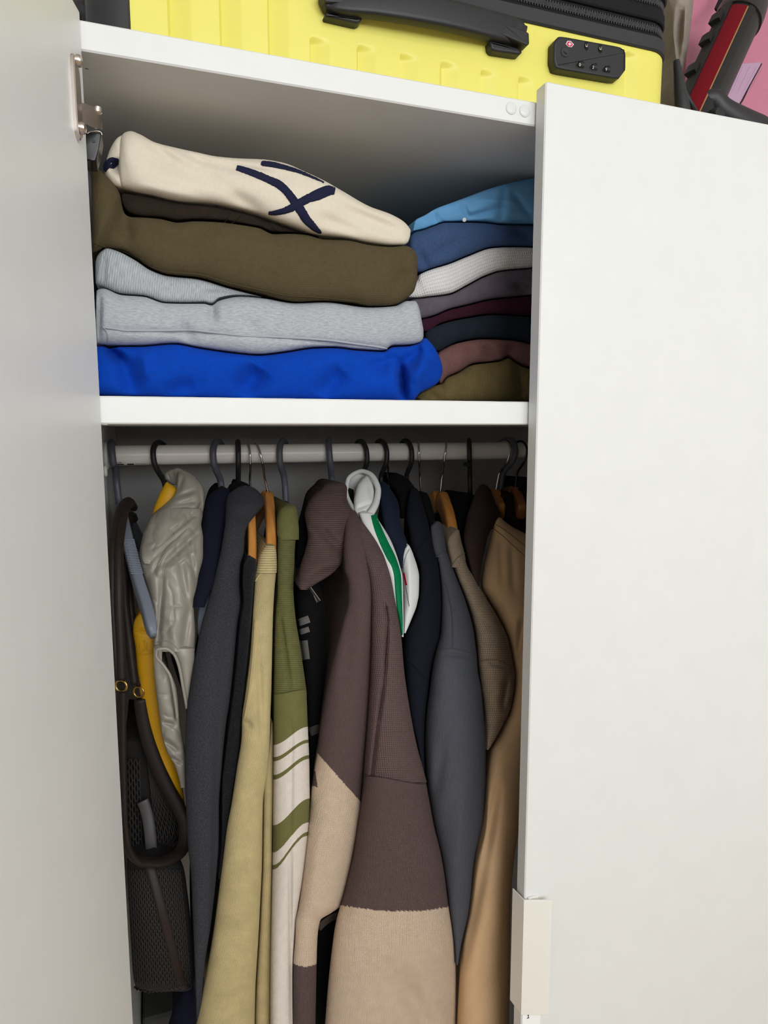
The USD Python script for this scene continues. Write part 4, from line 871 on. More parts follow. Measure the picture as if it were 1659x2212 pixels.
# --- brown and tan cardigan
BR, TN = np.array(lin((102, 83, 81))), np.array(lin((230, 204, 178)))
t = Thing('colour_block_cardigan', 'chunky knitted cardigan in dark brown and tan blocks, large in the middle', 'cardigan')
cb = hung([(1043, 718, 740, .215), (1047, 704, 747, .208), (1057, 693, 750, .20), (1074, 674, 749, .188), (1092, 663, 755, .178), (1113, 658, 764, .166), (1135, 662, 757, .155), (1160, 665, 750, .145), (1190, 659, 746, .136), (1215, 651, 738, .128), (1235, 647, 722, .122), (1250, 645, 702, .117), (1264, 644, 678, .114), (1274, 649, 664, .114)],
          back=.30, rmax=.028, nx=44, step=2.5, wr=.004, wf=(20, 20), seed=82, creases=[(690, 1140, 745, 1200, 12, .009), (680, 1215, 735, 1222, 12, -.004), (665, 1135, 690, 1150, 8, .005), (672, 1250, 735, 1228, 9, .006)])
t.add('collar', cb.mesh, BROWNR, uv=cb.uv, label='ribbed brown collar')
def tintb(px, py):
    if py > 2082 + 6 * math.sin((px - 634) / 50 * 3.1): return BR
    if px < 688 and abs(py - 1682 - (px - 680) * .3) < 17 and px < 681 + (py - 1665) * .15: return BR
    jag = 2.2 * (abs(((px * .19) % 1) - .5) - .25)
    return TN if py > 1624 + (px - 683) * 1.125 + jag else BR
body = hung([(1104, 750, 768, .185), (1124, 746, 779, .165), (1150, 744, 787, .147), (1190, 742, 797, .128), (1230, 744, 801, .114), (1262, 752, 804, .105), (1295, 752, 806, .098), (1340, 741, 806, .09), (1400, 725, 806, .083), (1491, 704, 804, .076), (1566, 692, 799, .072), (1627, 685, 792, .07), (1700, 673, 786, .069), (1749, 669, 782, .068), (1830, 660, 768, .067), (1912, 650, 752, .067), (1955, 644, 738, .067), (1972, 641, 716, .067), (1988, 639, 692, .067), (2025, 638, 686, .067), (2081, 634, 684, .067), (2140, 633, 683, .068), (2262, 633, 680, .07)],
            back=.30, rmax=.03, nx=70, step=2.2, wr=.004, wf=(14, 6), seed=83, taper=.35, tint=tintb, creases=[(760, 1300, 745, 1500, 18, .003), (690, 1800, 660, 1960, 16, -.003)])
t.add('front_panel', body.mesh, BROWNK, uv=body.uv, col=body.col)
tints = lambda px, py: TN if py > 1955 + 14 * math.sin((px - 733) / 236 * math.pi * .9) + 5.0 * (abs(((px * .11) % 1) - .5) - .25) else BR
slu = hung([(1122, 768, 778, .172), (1150, 758, 801, .15), (1175, 768, 818, .137), (1207, 785, 833, .12), (1250, 798, 845, .105), (1310, 803, 856, .088), (1377, 803, 867, .075), (1446, 802, 873, .066), (1536, 796, 886, .058), (1612, 790, 901, .053), (1660, 786, 914, .05), (1690, 785, 922, .05)],
           back=.30, rmax=.034, nx=50, step=2.5, wr=.002, wf=(14, 6), seed=84, taper=.35, tint=lambda a, b: BR, creases=[(830, 1300, 838, 1340, 4, .004), (838, 1340, 830, 1470, 4, .006), (830, 1470, 815, 1570, 4, .006), (815, 1570, 802, 1680, 4, .006)])
t.add('shoulder', slu.mesh, BROWNS, uv=slu.uv, col=slu.col)
sll = hung([(1676, 787, 1694, 921, .046), (1704, 783, 1716, 925, .045), (1732, 780, 928, .045), (1781, 773, 937, .044), (1846, 763, 953, .042), (1890, 753, 961, .041), (1928, 743, 966, .041), (1960, 734, 970, .04), (2000, 724, 977, .04), (2042, 718, 982, .04), (2123, 709, 985, .041), (2212, 702, 984, .042), (2262, 698, 981, .044)],
           back=.30, rmax=.040, nx=80, step=2.2, wr=.003, wf=(10, 6), seed=85, taper=.35, tint=tints, creases=[(880, 2130, 930, 2230, 22, .010), (900, 2150, 850, 2100, 30, .004), (770, 1800, 740, 2000, 16, .003)])
t.add('sleeve', sll.mesh, BROWNK, uv=sll.uv, col=sll.col)
t.add('armhole_seam', slu.seam([(788, 1674), (812, 1682), (840, 1690), (880, 1694), (918, 1692)], .0016, -.0003), BROWNR)
t.add('shoulder_seam', slu.seam([(837, 1310), (840, 1340), (834, 1440), (828, 1500), (816, 1570), (808, 1640), (804, 1674)], .0010, .0002), BROWNR)
t.add('collar_seam', cb.seam([(772, 1124), (760, 1128), (750, 1140), (746, 1165), (743, 1195), (742, 1225)], .0008, .0004), BROWNR)
it = hung([(1980, 684, 742, .12), (2000, 684, 738, .12), (2100, 682, 722, .12), (2262, 680, 706, .12)], back=.3, rmax=.01, nx=14, wr=.002, seed=86, taper=.9)
t.add('inside', it.mesh, BLACKC, uv=it.uv)
r_, uv_ = it.ribbon([(688, 2006), (705, 1990), (722, 1980), (738, 1974)], 15, .001, 24); t.add('inner_facing', r_, plain('grey_brown_tape', (96, 84, 76), .9), uv=uv_)
t.done()

# --- white track jacket with green band
t = Thing('white_track_jacket', 'white track jacket with a green band down the shoulder', 'jacket')
wb = hung([(1108, 775, 806, .178), (1130, 782, 822, .165), (1171, 806, 846, .145), (1222, 832, 864, .12), (1250, 842, 870, .112), (1300, 852, 871, .10), (1340, 862, 871.5, .096), (1376, 868, 872, .095)], back=.30, rmax=.014, step=2, wr=.001, seed=87)
t.add('body', wb.mesh, WHITET, uv=wb.uv)
r_, uv_ = wb.ribbon([(807, 1112, 13), (816, 1140, 17), (829, 1171, 19), (843, 1200, 20), (854, 1224, 16), (859, 1246, 16), (861, 1280, 15), (864, 1325, 12), (868.5, 1372, 4)], 16, .0012, 90); t.add('green_band', r_, GREEN, uv=uv_, label='green band')
lp = hung([(1178, 880, 884, .16), (1190, 872, 890, .155), (1204, 867.5, 895, .15), (1222, 868, 901, .144), (1246, 871.5, 905.5, .138), (1280, 872.5, 905, .13), (1305, 873, 901, .126), (1340, 873, 888, .12), (1368, 872.8, 876, .118)], back=.26, rmax=.010, step=2, nx=30, wr=.002, seed=88, creases=[(884, 1200, 886, 1320, 8, -.003)])
t.add('front_lapel', lp.mesh, WHITET, uv=lp.uv)
t.add('lapel_seam', lp.seam([(884, 1186), (876, 1204), (872, 1226), (874, 1250), (880, 1285), (884, 1310)], .00035, .0002), GREYBAR)
r_, uv_ = lp.ribbon([(872.5, 1238), (875, 1252), (878, 1264)], 4, .0010, 16); t.add('red_tape', r_, REDT, uv=uv_, label='red tape')
ring = [(776, 1112, .192), (758, 1090, .215), (748, 1062, .238), (752, 1036, .25), (766, 1023, .25), (782, 1018, .246), (798, 1023, .238), (811, 1038, .228), (817, 1060, .216), (813, 1084, .204), (802, 1106, .19), (786, 1124, .178)]
q = spline(ring, 80); rr = np.interp(np.linspace(0, 1, 80), [0, .2, .5, .8, 1], [.0030, .0028, .0030, .0042, .0055])
t.add('hood_rim', tube(at(q[:, 0], q[:, 1], q[:, 2]), rr, 12), WHITET)
hb = hung([(1022, 764, 798, .254), (1035, 754, 808, .254), (1052, 751, 812, .254), (1070, 754, 810, .254), (1085, 762, 802, .252)], back=.285, rmax=.008, step=2, wr=.001, seed=89)
t.add('hood_back', hb.mesh, WHITET, uv=hb.uv)
fl = hung([(1031, 788, 796, .232), (1038, 780, 800, .226), (1050, 771, 806, .218), (1066, 767, 809, .209), (1082, 764, 808, .201), (1100, 764, 801, .193), (1116, 772, 791, .187)], back=.25, rmax=.012, step=2, wr=.002, seed=90, creases=[(772, 1098, 800, 1086, 4, .004), (798, 1045, 804, 1075, 5, .003)])
t.add('hood_flap', fl.mesh, WHITET, uv=fl.uv)
dk = hung([(1058, 750, 764, .236), (1075, 749, 764, .23), (1102, 760, 768, .22)], back=.27, rmax=.005, step=2, wr=.0); t.add('neck_opening', dk.mesh, BLACKC, uv=dk.uv)
t.done()

# --- navy, black, suits
nj = hung([(1043, 822, 834, .225), (1054, 820, 842, .217), (1066, 820, 850, .208), (1082, 821, 859, .20), (1099, 823, 863, .192), (1126, 827, 864.5, .18), (1150, 832, 872, .17), (1180, 848, 881, .158), (1207, 860, 880, .15), (1228, 865, 872, .146)], back=.235, rmax=.018, step=2, wr=.003, seed=91)
simple('navy_jacket', 'deep navy jacket between the white track jacket and the black collar', 'jacket', nj, cloth('deep_navy', (26, 33, 50), 'twill', .0009, .0009, .2, .3)).done()
bc = hung([(1025, 852, 866, .255), (1032, 838, 879, .25), (1042, 836, 888, .245), (1059, 852, 898, .235), (1085, 862, 890, .225), (1120, 866, 884, .215)], back=.32, rmax=.014, step=2, wr=.002, seed=92)
simple('black_jacket', 'black collar of a jacket hanging behind the deep navy jacket', 'jacket', bc, BLACKC).done()
sn = hung([(1056, 888, 901, .222), (1070, 884, 908, .212), (1090, 880, 914, .202), (1117, 878, 922, .19), (1153, 884, 930, .176), (1189, 890, 940, .164), (1225, 906, 947, .15), (1265, 907, 951, .138), (1310, 902, 953, .126), (1340, 890, 953, .118), (1375, 874, 952, .11), (1410, 872, 940, .104), (1446, 875, 931, .10), (1491, 879, 925, .096), (1551, 888, 918, .093), (1612, 903, 916, .09), (1668, 914, 917, .088)], back=.235, rmax=.026, wr=.004, seed=93, taper=.35)
t = simple('suit_jacket', 'midnight navy suit jacket between the brown cardigan and the grey suit', 'suit jacket', sn, SUITN)
t.add('armhole_seam', sn.seam([(876, 1426), (890, 1434), (905, 1450), (918, 1468)], .0006, .0002), SUITN)
t.add('lapel_edge', sn.seam([(925, 1158), (912, 1172), (902, 1190), (897, 1208)], .0008, .0004), SUITN); t.done()
bs = hung([(1065, 906, 922, .225), (1075, 908, 928, .218), (1095, 915, 934, .21), (1117, 923, 939, .203), (1150, 932, 941, .193), (1180, 936, 942, .185)], back=.27, rmax=.01, step=2, wr=.001, seed=94)
simple('black_dress', 'narrow black garment left of the light wooden hanger', 'dress', bs, BLACKC).done()
t = Thing('suit_jacket', 'mid-grey wool suit jacket right of the brown and tan cardigan', 'suit jacket')
gc = hung([(1129, 940, 953, .188), (1138, 930, 956, .183), (1171, 933, 962, .17), (1190, 937, 965, .163), (1204, 941, 969, .158)], back=.205, rmax=.014, step=2, wr=.001, seed=95); t.add('collar', gc.mesh, SUITG, uv=gc.uv)
gj = hung([(1196, 943, 967, .162), (1240, 951, 983, .146), (1300, 955, 1006, .124), (1362, 953, 1023, .103), (1400, 944, 1028, .092), (1416, 940, 1030, .088), (1446, 934, 1032, .082), (1491, 928, 1040, .075), (1536, 922, 1044, .07), (1597, 918.5, 1049, .066), (1672, 921, 1049, .063), (1750, 931, 1046, .061), (1863, 957, 1024, .061), (1960, 971, 1014, .062), (2042, 983, 996, .064), (2085, 986, 989, .066)],
          back=.22, rmax=.036, nx=50, step=3, wr=.005, wf=(12, 6), seed=96, taper=.35, creases=[(950, 1412, 1024, 1420, 4, .003), (960, 1600, 940, 1720, 14, .005), (1000, 1700, 985, 1900, 16, -.003)])
t.add('body', gj.mesh, SUITG, uv=gj.uv)
t.add('shoulder_seam', gj.seam([(963, 1262), (970, 1290), (976, 1325), (978, 1360), (978, 1398)], .0006, .0003), SUITG)
t.add('armhole_seam', gj.seam([(944, 1408), (958, 1402), (978, 1401), (1000, 1405), (1025, 1414)], .0007, .0003), SUITG)
t.add('collar_edge', gc.seam([(941, 1203), (950, 1196), (962, 1190)], .0008, .0004), SUITG); t.done()
t = Thing('suit_jacket', 'taupe fine-checked jacket on the light wooden hanger', 'suit jacket')
tc = hung([(1145, 984, 992, .172), (1156, 972, 994, .168), (1170, 966, 997, .164), (1195, 970, 1003.5, .155), (1212, 974, 1006, .15), (1226, 977, 990, .147)], back=.29, rmax=.012, step=2, wr=.001, seed=97); t.add('collar', tc.mesh, CHECKR, uv=tc.uv)
tj = hung([(1205, 985, 1004, .152), (1224, 984, 1010, .146), (1250, 991, 1026, .137), (1274, 1001, 1039, .13), (1328, 1020, 1072, .113), (1377, 1030, 1096, .10), (1431, 1034, 1108, .091), (1461, 1037, 1112, .088), (1521, 1046, 1105, .086), (1576, 1051, 1081, .086), (1620, 1052, 1055, .088)],
          back=.22, rmax=.030, nx=40, step=2.5, wr=.003, seed=98, taper=.35, creases=[(1036, 1428, 1104, 1444, 4, .003), (1098, 1465, 1085, 1530, 7, .007)])
t.add('body', tj.mesh, CHECK, uv=tj.uv)
t.add('armhole_seam', tj.seam([(1034, 1430), (1052, 1425), (1072, 1426), (1092, 1434), (1106, 1444)], .0006, .0003), CHECKR)
t.add('collar_edge', tc.seam([(977, 1224), (985, 1208), (995, 1200), (1004, 1195)], .0008, .0004), CHECKR); t.done()
bd_ = hung([(1068, 1006, 1022, .24), (1075, 988, 1026, .235), (1088, 975, 1026, .23), (1110, 980, 1018, .222), (1140, 988, 1008, .212), (1160, 996, 1004, .207)], back=.32, rmax=.014, step=2, wr=.002, seed=99)
simple('black_dress', 'black garment behind the flat black hanger, left of the corduroy collar', 'dress', bd_, BLACKC).done()
t = Thing('canvas_jacket', 'tan canvas jacket with dark brown corduroy collar, nearest the right door', 'jacket')
co = hung([(1049, 1040, 1052, .215), (1058, 1030, 1060, .208), (1075, 1023, 1066, .20), (1099, 1014, 1076, .19), (1112, 1010, 1083, .185), (1140, 1004, 1063, .175), (1163, 1001, 1053, .166), (1189, 1006, 1047, .158), (1220, 1014, 1041, .149), (1250, 1023, 1037, .142), (1266, 1031, 1035, .139)], back=.225, rmax=.02, step=2.5, wr=.002, seed=100)
t.add('collar', co.mesh, CORD, uv=co.uv, label='dark brown corduroy collar')
cj = hung([(1120, 1072, 1084, .19), (1140, 1066, 1110, .178), (1160, 1060, 1150, .168), (1190, 1052, 1180, .155), (1225, 1044, 1180, .142), (1262, 1039, 1180, .132), (1300, 1057, 1180, .122), (1328, 1074, 1180, .117), (1377, 1098, 1180, .108), (1431, 1110, 1180, .101), (1461, 1114, 1180, .098), (1521, 1107, 1175, .092), (1576, 1085, 1165, .085), (1624, 1060, 1152, .076), (1700, 1053, 1134, .064), (1781, 1049, 1123, .054), (1863, 1030, 1110, .048), (1960, 1018, 1103, .044), (2042, 1000, 1102, .043), (2107, 993, 1101, .043), (2212, 987, 1100, .043), (2262, 985, 1100, .043)],
          back=.225, rmax=.036, nx=60, step=3, wr=.006, wf=(9, 5), seed=101, taper=.35, creases=[(1072, 1700, 1050, 1840, 12, .010), (1050, 1840, 1000, 2080, 14, .008), (1130, 1340, 1118, 1420, 8, .008), (1080, 1150, 1085, 1260, 7, .003), (1105, 1180, 1110, 1280, 8, .003)])
t.add('body', cj.mesh, TAN, uv=cj.uv)
STITCH = plain('brown_stitching', (120, 92, 58), .9)
for pts in ([(1070, 1132), (1086, 1142), (1110, 1160), (1140, 1184)], [(1063, 1140), (1084, 1156), (1106, 1176), (1136, 1204)]):
    t.add('stitched_seam', cj.seam(pts, .0005, .0003), STITCH)
t.done()
fb = hung([(1064, 1090, 1103, .24), (1072, 1078, 1110, .236), (1084, 1075, 1114, .232), (1110, 1080, 1122, .225), (1130, 1090, 1128, .22), (1145, 1108, 1132, .216)], back=.33, rmax=.014, step=2, wr=.003, wf=(60, 60), seed=102)
simple('fuzzy_sweater', 'dark brown fuzzy sweater behind the shoulder of the tan jacket', 'sweater', fb, FUZZB).done()
rb = hung([(1034, 1136, 1150, .25), (1046, 1124, 1165, .245), (1066, 1117, 1172, .24), (1120, 1128, 1180, .23), (1180, 1134, 1180, .225)], back=.33, rmax=.014, step=2, wr=.002, seed=103)
simple('black_coat', 'black garment on the red-brown hanger, half hidden by the right door', 'coat', rb, BLACKC).done()
nt = hung([(2128, 398, 418, .30), (2150, 386, 422, .29), (2180, 374, 424, .285), (2262, 352, 426, .28)], back=.42, rmax=.02, wr=.002, seed=104)
simple('navy_trousers', 'navy trouser leg hanging low behind the mesh bag', 'trousers', nt, NAVY).done()

# ------------------------------------------------------------------ on top of the wardrobe
SHELLY = mat('yellow_polycarbonate', {'g': ('geometry', {}), 'm': ('mapping', dict(rotation=(0, math.radians(38), 0), scale=(1, 1, 1))), 'w': ('wave_texture', dict(scale=260, wave_type='bands', bands_direction='x')), 'b': ('bump', dict(strength=.06, distance=.0005)),
                                      'p': ('principled_bsdf', dict(base_color=lin((234, 224, 108)), roughness=.42, specular_ior_level=.4))}, [('g.position', 'm.vector'), ('m.vector', 'w.vector'), ('w.fac', 'b.height'), ('b.normal', 'p.normal')])
FABRICB = cloth('black_webbing', (36, 36, 38), 'twill', .001, .001, .2, .3)
PLB = plain('black_matt_plastic', (44, 44, 47), .55, spec=.4, bump=.25, bscale=1800)
TEETH = plain('zip_teeth', (66, 66, 70), .4)
YS = 0.030
xa = at(278, 30, YS)[0] ; xb = at(1455, 180, YS)[0]
zs0, zs1 = ZT1, at(1240, 72, YS)[2]
def footprint(x0, x1, y0, y1, r, nf=10, front=None):
    """rounded rectangle, counter-clockwise from the front left corner; the front edge is sampled finely when front is given"""
    P = []
    for cx, cy, a0 in ((x0 + r, y0 + r, 180), (x1 - r, y0 + r, 270), (x1 - r, y1 - r, 0), (x0 + r, y1 - r, 90)):
        an = np.radians(np.linspace(a0, a0 + 90, nf)); P.append(np.c_[cx + r * np.cos(an), cy + r * np.sin(an)])
    if front: P.insert(1, np.c_[np.linspace(x0 + r, x1 - r, front + 2)[1:-1], np.full(front, y0)])
    return np.vstack(P)
t = Thing('suitcase', 'bright yellow hard-shell suitcase with black zips lying on top of the wardrobe', 'suitcase')
fp = footprint(xa - .032, xb, YS, YS + .36, .030, 10, 420)
wx = lambda px, py: at(px, py, YS)[0]
ridges = [(wx(366, 20), .5), (wx(478, 40), .5), (wx(582, 55), .5)] + [(wx(a_, b_), z_) for a_, b_, z_ in ((673, 120, at(690, 83, YS)[2]), (775, 140, at(790, 100, YS)[2]), (867, 150, at(880, 118, YS)[2]), (955, 170, at(970, 136, YS)[2]), (1040, 190, at(1055, 153, YS)[2]), (1122, 200, at(1137, 168, YS)[2]))] + [(wx(1350, 190), zs1 - .006), (wx(1420, 200), zs1 - .010)]
def ridge(x, z):
    d = np.zeros_like(x)
    for rx, rz in ridges:
        u = x - rx
        side = np.clip((u + .0012) / .0012, 0, 1) * np.clip(1 - u / .017, 0, 1)
        up_ = np.clip((rz - z) / .0035, 0, 1) if rz < .42 else 1.0
        d += side * up_
    return d
zz = np.r_[zs0 + .001, np.linspace(zs0 + .004, zs1 - .004, 46), zs1 - .0015, zs1]
rings = []
for z in zz:
    e = .004 if z < zs0 + .002 else (.0008 if z > zs1 - .001 else 0)
    q = inset(fp, e); on = np.abs(q[:, 1] - YS - e) < .0006
    q = q.copy(); q[on, 1] += .0046 * ridge(q[on, 0], np.full(on.sum(), z)) - .0042 * 0
    rings.append(np.c_[q, np.full(len(q), z)])
sh_ = t.add('lower_shell', rings_mesh(rings), SHELLY, smooth=28, label='yellow ribbed lower shell')
def band(name, z0, z1, out, m_, b=.0012):
    f2 = footprint(xa - .032 - out, xb + out, YS - out, YS + .36 + out, .030 + out, 12, 20)
    return t.add(name, rings_mesh([np.c_[inset(f2, b), np.full(len(f2), z0)], np.c_[f2, np.full(len(f2), z0 + b)], np.c_[f2, np.full(len(f2), z1 - b)], np.c_[inset(f2, b), np.full(len(f2), z1)]]), m_, smooth=35)
zb = zs1
band('rim_band', zb, zb + .0145, .0022, PLB, .0015)
band('zip_tape', zb + .0145, zb + .0300, -.0022, FABRICB)
band('expansion_panel', zb + .0300, zb + .0420, .0006, FABRICB)
band('zip_tape', zb + .0420, zb + .0560, -.0022, FABRICB)
band('rim_band', zb + .0560, zb + .0700, .0022, PLB, .0015)
f3 = footprint(xa - .032, xb, YS, YS + .36, .030, 12, 20)
rings = [np.c_[inset(f3, e), np.full(len(f3), z)] for z, e in ((zb + .070, 0), (zb + .135, 0), (zb + .150, .004), (zb + .158, .014))]
t.add('upper_shell', rings_mesh(rings), SHELLY, smooth=30)
def zipper(z, out):
    f2 = footprint(xa - .032 - out, xb + out, YS - out, YS + .36 + out, .030 + out, 40, 300)
    f2 = f2[np.argsort(0 * f2[:, 0], kind='stable')]
    d = np.r_[0, np.cumsum(np.linalg.norm(np.diff(f2, axis=0), axis=1))]
    s0, s1 = np.interp(f2[np.argmin(np.abs(f2[:, 0] - wx(860, 0)) + 10 * (f2[:, 1] > YS + .01)), 0], f2[10:330, 0], d[10:330]), d[int(len(d) * .78)]
    s = np.arange(d[40], d[40 + 300 + 40 + 10], .00155); P = []
    for k, v in enumerate(s):
        x, y = np.interp(v, d, f2[:, 0]), np.interp(v, d, f2[:, 1]); x2, y2 = np.interp(v + 1e-4, d, f2[:, 0]), np.interp(v + 1e-4, d, f2[:, 1])
        T = np.array([x2 - x, y2 - y]) / max(np.hypot(x2 - x, y2 - y), 1e-9); N = np.array([T[1], -T[0]])
        b_ = np.array([[a * .00045, b * .0010, c * .0030] for a in (-1, 1) for b in (-1, 1) for c in (-1, 1)])
        z_ = z + (.0022 if k % 2 else -.0022) * .0
        P.append(np.c_[x + b_[:, 0] * T[0] + b_[:, 1] * N[0], y + b_[:, 0] * T[1] + b_[:, 1] * N[1], z_ + b_[:, 2] + (.0008 if k % 2 else -.0008)])
    V = np.vstack(P); f = np.array([[0, 1, 3], [0, 3, 2], [4, 6, 7], [4, 7, 5], [0, 4, 5], [0, 5, 1], [2, 3, 7], [2, 7, 6], [0, 2, 6], [0, 6, 4], [1, 5, 7], [1, 7, 3]])
    F = (f[None] + 8 * np.arange(len(P))[:, None, None]).reshape(-1, 3)
    return (V, F)
t.add('zip_teeth', zipper(zb + .0222, -.0018), TEETH, smooth=False, kind='stuff', label='row of zip teeth')
t.add('zip_teeth', zipper(zb + .0490, -.0018), TEETH, smooth=False, kind='stuff', label='upper row of zip teeth')
# black corner guard on the left end
gf = footprint(xa - .036, xa + .0005, YS - .0022, YS + .364, .030, 14, 20)
gl = gf[(gf[:, 0] < xa) | (gf[:, 1] < YS + .2)]
k = np.radians(np.linspace(180, 270, 20)); cx, cy, r = xa - .034 + .030, YS + .028, .0302
prf = np.vstack([np.c_[np.full(4, cx - r), np.linspace(cy + .05, cy + .004, 4)], np.c_[cx + r * np.cos(k), cy + r * np.sin(k)], [[xa - .0006, cy - r]]])
back_ = inset(np.vstack([prf, prf[::-1] + [0.006, .006]]), 0)
loop = np.vstack([prf, prf[::-1] + [.0035, .0045]])
t.add('corner_guard', rings_mesh([np.c_[loop, np.full(len(loop), zs0 + .001)], np.c_[loop, np.full(len(loop), zb + .15)]]), PLB, smooth=35)
# carry handle
def hx_(px, py, y): return at(px, py, y)
hu = [(690, -26), (716, -20), (760, -14), (820, -12), (900, -10), (957, 0), (1012, 14), (1064, 28), (1113, 43), (1136, 56)]
hl = [(692, 10), (702, 24), (740, 33), (800, 38), (870, 48), (939, 60), (1000, 73), (1048, 85), (1100, 98), (1124, 104)]
U_, L_ = spline(hu, 70), spline(hl, 70)
ringsH = []
for k in range(70):
    s = k / 69; yo = YS - .0065 - .0085 * math.sin(math.pi * np.clip((s - .06) / .88, 0, 1)) ** .6
    a, b = at(*U_[k], yo), at(*L_[k], yo); mid = (a + b) / 2; hv = (a - b) / 2
    sc = 1.0 if .02 < s < .98 else .82
    an = np.linspace(0, 2 * np.pi, 20, endpoint=False); c_, s_ = np.cos(an), np.sin(an)
    cc = np.sign(c_) * np.abs(c_) ** .45; ss = np.sign(s_) * np.abs(s_) ** .45
    ringsH.append(mid + sc * ss[:, None] * hv + np.c_[0 * an, -.0065 * cc * sc, 0 * an])
hdl = t.add('carry_handle', rings_mesh(ringsH), BLACKP, smooth=40)
for pts in ([(1083, 46), (1143, 70), (1144, 94), (1138, 98), (1082, 73)], [(692, -24), (797, -10), (797, 6), (790, 8), (702, 4)]):
    t.add('grip_cap', pxplate(pts, YS - .0158, YS - .004, .0012, .12), BLACKP, under=hdl, smooth=35)
t.add('handle_mount', pxplate([(1058, 86), (1124, 104), (1129, 112), (1124, 117), (1112, 116), (1066, 109), (1060, 102)], YS - .010, YS + .002, .002, .2), BLACKP, under=hdl, smooth=35)
t.add('handle_mount', pxplate([(702, 28), (784, 36), (780, 46), (772, 50), (712, 36), (704, 34)], YS - .010, YS + .002, .002, .2), BLACKP, under=hdl, smooth=35)
# combination lock
yk = YS - .011
lk = t.add('combination_lock', pxplate([(1209, 76), (1342, 100), (1353, 112), (1353, 150), (1337, 171), (1202, 148), (1196, 128), (1197, 90)], yk, YS + .001, .0022, .16), BLACKP, smooth=28, label='black three-dial combination lock')
def lpx(px, py, o=0.0): return at(px, py, yk - o)
for px, py in ((1267, 100), (1297, 106)):
    t.add('zip_puller_slot', pxplate([(px - 4, py - 11), (px + 4, py - 10), (px + 4, py + 6), (px, py + 10), (px - 4, py + 5)], yk - .0002, yk + .001, .0001, .3), DARKGAP, under=lk, smooth=35)
    q = [lpx(px - 2, py - 4, .0008), lpx(px - 1, py + 1, .0016), lpx(px + 1.5, py + 1, .0016), lpx(px + 2, py - 5, .0008)]
    t.add('puller_pin', tube(spline(q, 12), .0006, 8), CHROME, under=lk)
c = lpx(1220, 113); an = np.linspace(0, 2 * np.pi, 30, endpoint=False)
t.add('key_barrel', tube([c + [0, .002, 0], c + [0, -.0004, 0], c + [0, -.0009, 0], c + [0, -.0010, 0]], [.0046, .0046, .0040, .0001], 28), PLB, under=lk, smooth=35)
t.add('keyhole', pxplate([(1217, 110), (1220, 111), (1220.5, 113), (1226, 115), (1225, 117), (1220, 115.5), (1218.5, 113)], yk - .0013, yk - .0009, .0001), DARKGAP, under=lk, smooth=False)
hexa = [(1222, 95), (1226, 88), (1233, 88.5), (1240, 96), (1235, 102), (1228, 101)]
t.add('red_emblem', pxplate(hexa, yk - .0003, yk + .001, .0001), WHITEINK, under=lk, smooth=False, label='red and white diamond emblem')
t.add('red_emblem', pxplate([(1223.5, 95), (1227, 89.2), (1232.4, 89.6), (1238.4, 96), (1234.4, 100.9), (1228.5, 100)], yk - .0005, yk, .0001), REDINK, under=lk, smooth=False)
t.add('red_emblem', pxplate([(1226.5, 95), (1230, 93.8), (1231, 90.5), (1232, 94), (1236, 95.6), (1232, 96.4), (1230.6, 99.5), (1229.6, 96.2)], yk - .0007, yk - .0002, .00005), WHITEINK, under=lk, smooth=False)
for (px, py), dg in zip(((1254, 139), (1283, 144), (1311, 149)), '029'):
    c = lpx(px, py + 2, -.0005)
    t.add('dial_recess', pxplate([(px - 11, py + 2), (px - 4, py - 5), (px + 2, py - 8), (px + 7, py - 7), (px + 8, py), (px + 6, py + 5), (px - 2, py + 7)], yk - .0003, yk + .001, .0001, .3), DARKGAP, under=lk, smooth=35)
    t.add('number_dial', tube([c - [.0030, 0, 0], c - [.0029, 0, 0], c + [.0029, 0, 0], c + [.0030, 0, 0]], [.0001, .0028, .0028, .0001], 28, up=(0, 0, 1)), BLACKP, under=lk, smooth=35)
    g = meshkit.text_mesh(dg, .0027, .00012); v = np.asarray(g.vertices); o = lpx(px - 1.5, py + 1.5, .0032 - .0005)
    t.add('dial_number', trimesh.Trimesh(np.c_[o[0] + v[:, 0] - v[:, 0].mean(), o[1] - v[:, 2] * 0 - .00005 * (v[:, 2] > 0), o[2] + v[:, 1] - v[:, 1].mean() + .0004], g.faces, process=False), WHITEINK, under=lk, smooth=False)
q = [lpx(1341, 106, .0001), lpx(1348, 108, .0001), lpx(1349, 125, .0001), lpx(1348, 148, .0001), lpx(1350, 152, .0001)]
t.add('latch_groove', tube(np.array(q), .0004, 6), DARKGAP, under=lk)
# wheel housing and foot on the right end
wh = [at(a, b, c) for a, b, c in ((1461, 132, .075), (1465, 160, .072), (1469, 195, .069), (1473, 228, .067), (1475, 250, .067))]
t.add('wheel_housing', tube(spline(np.array(wh), 30), np.linspace(.0035, .0092, 30), 18), PLB, smooth=35)
c = at(1480, 262, .05)
t.done()

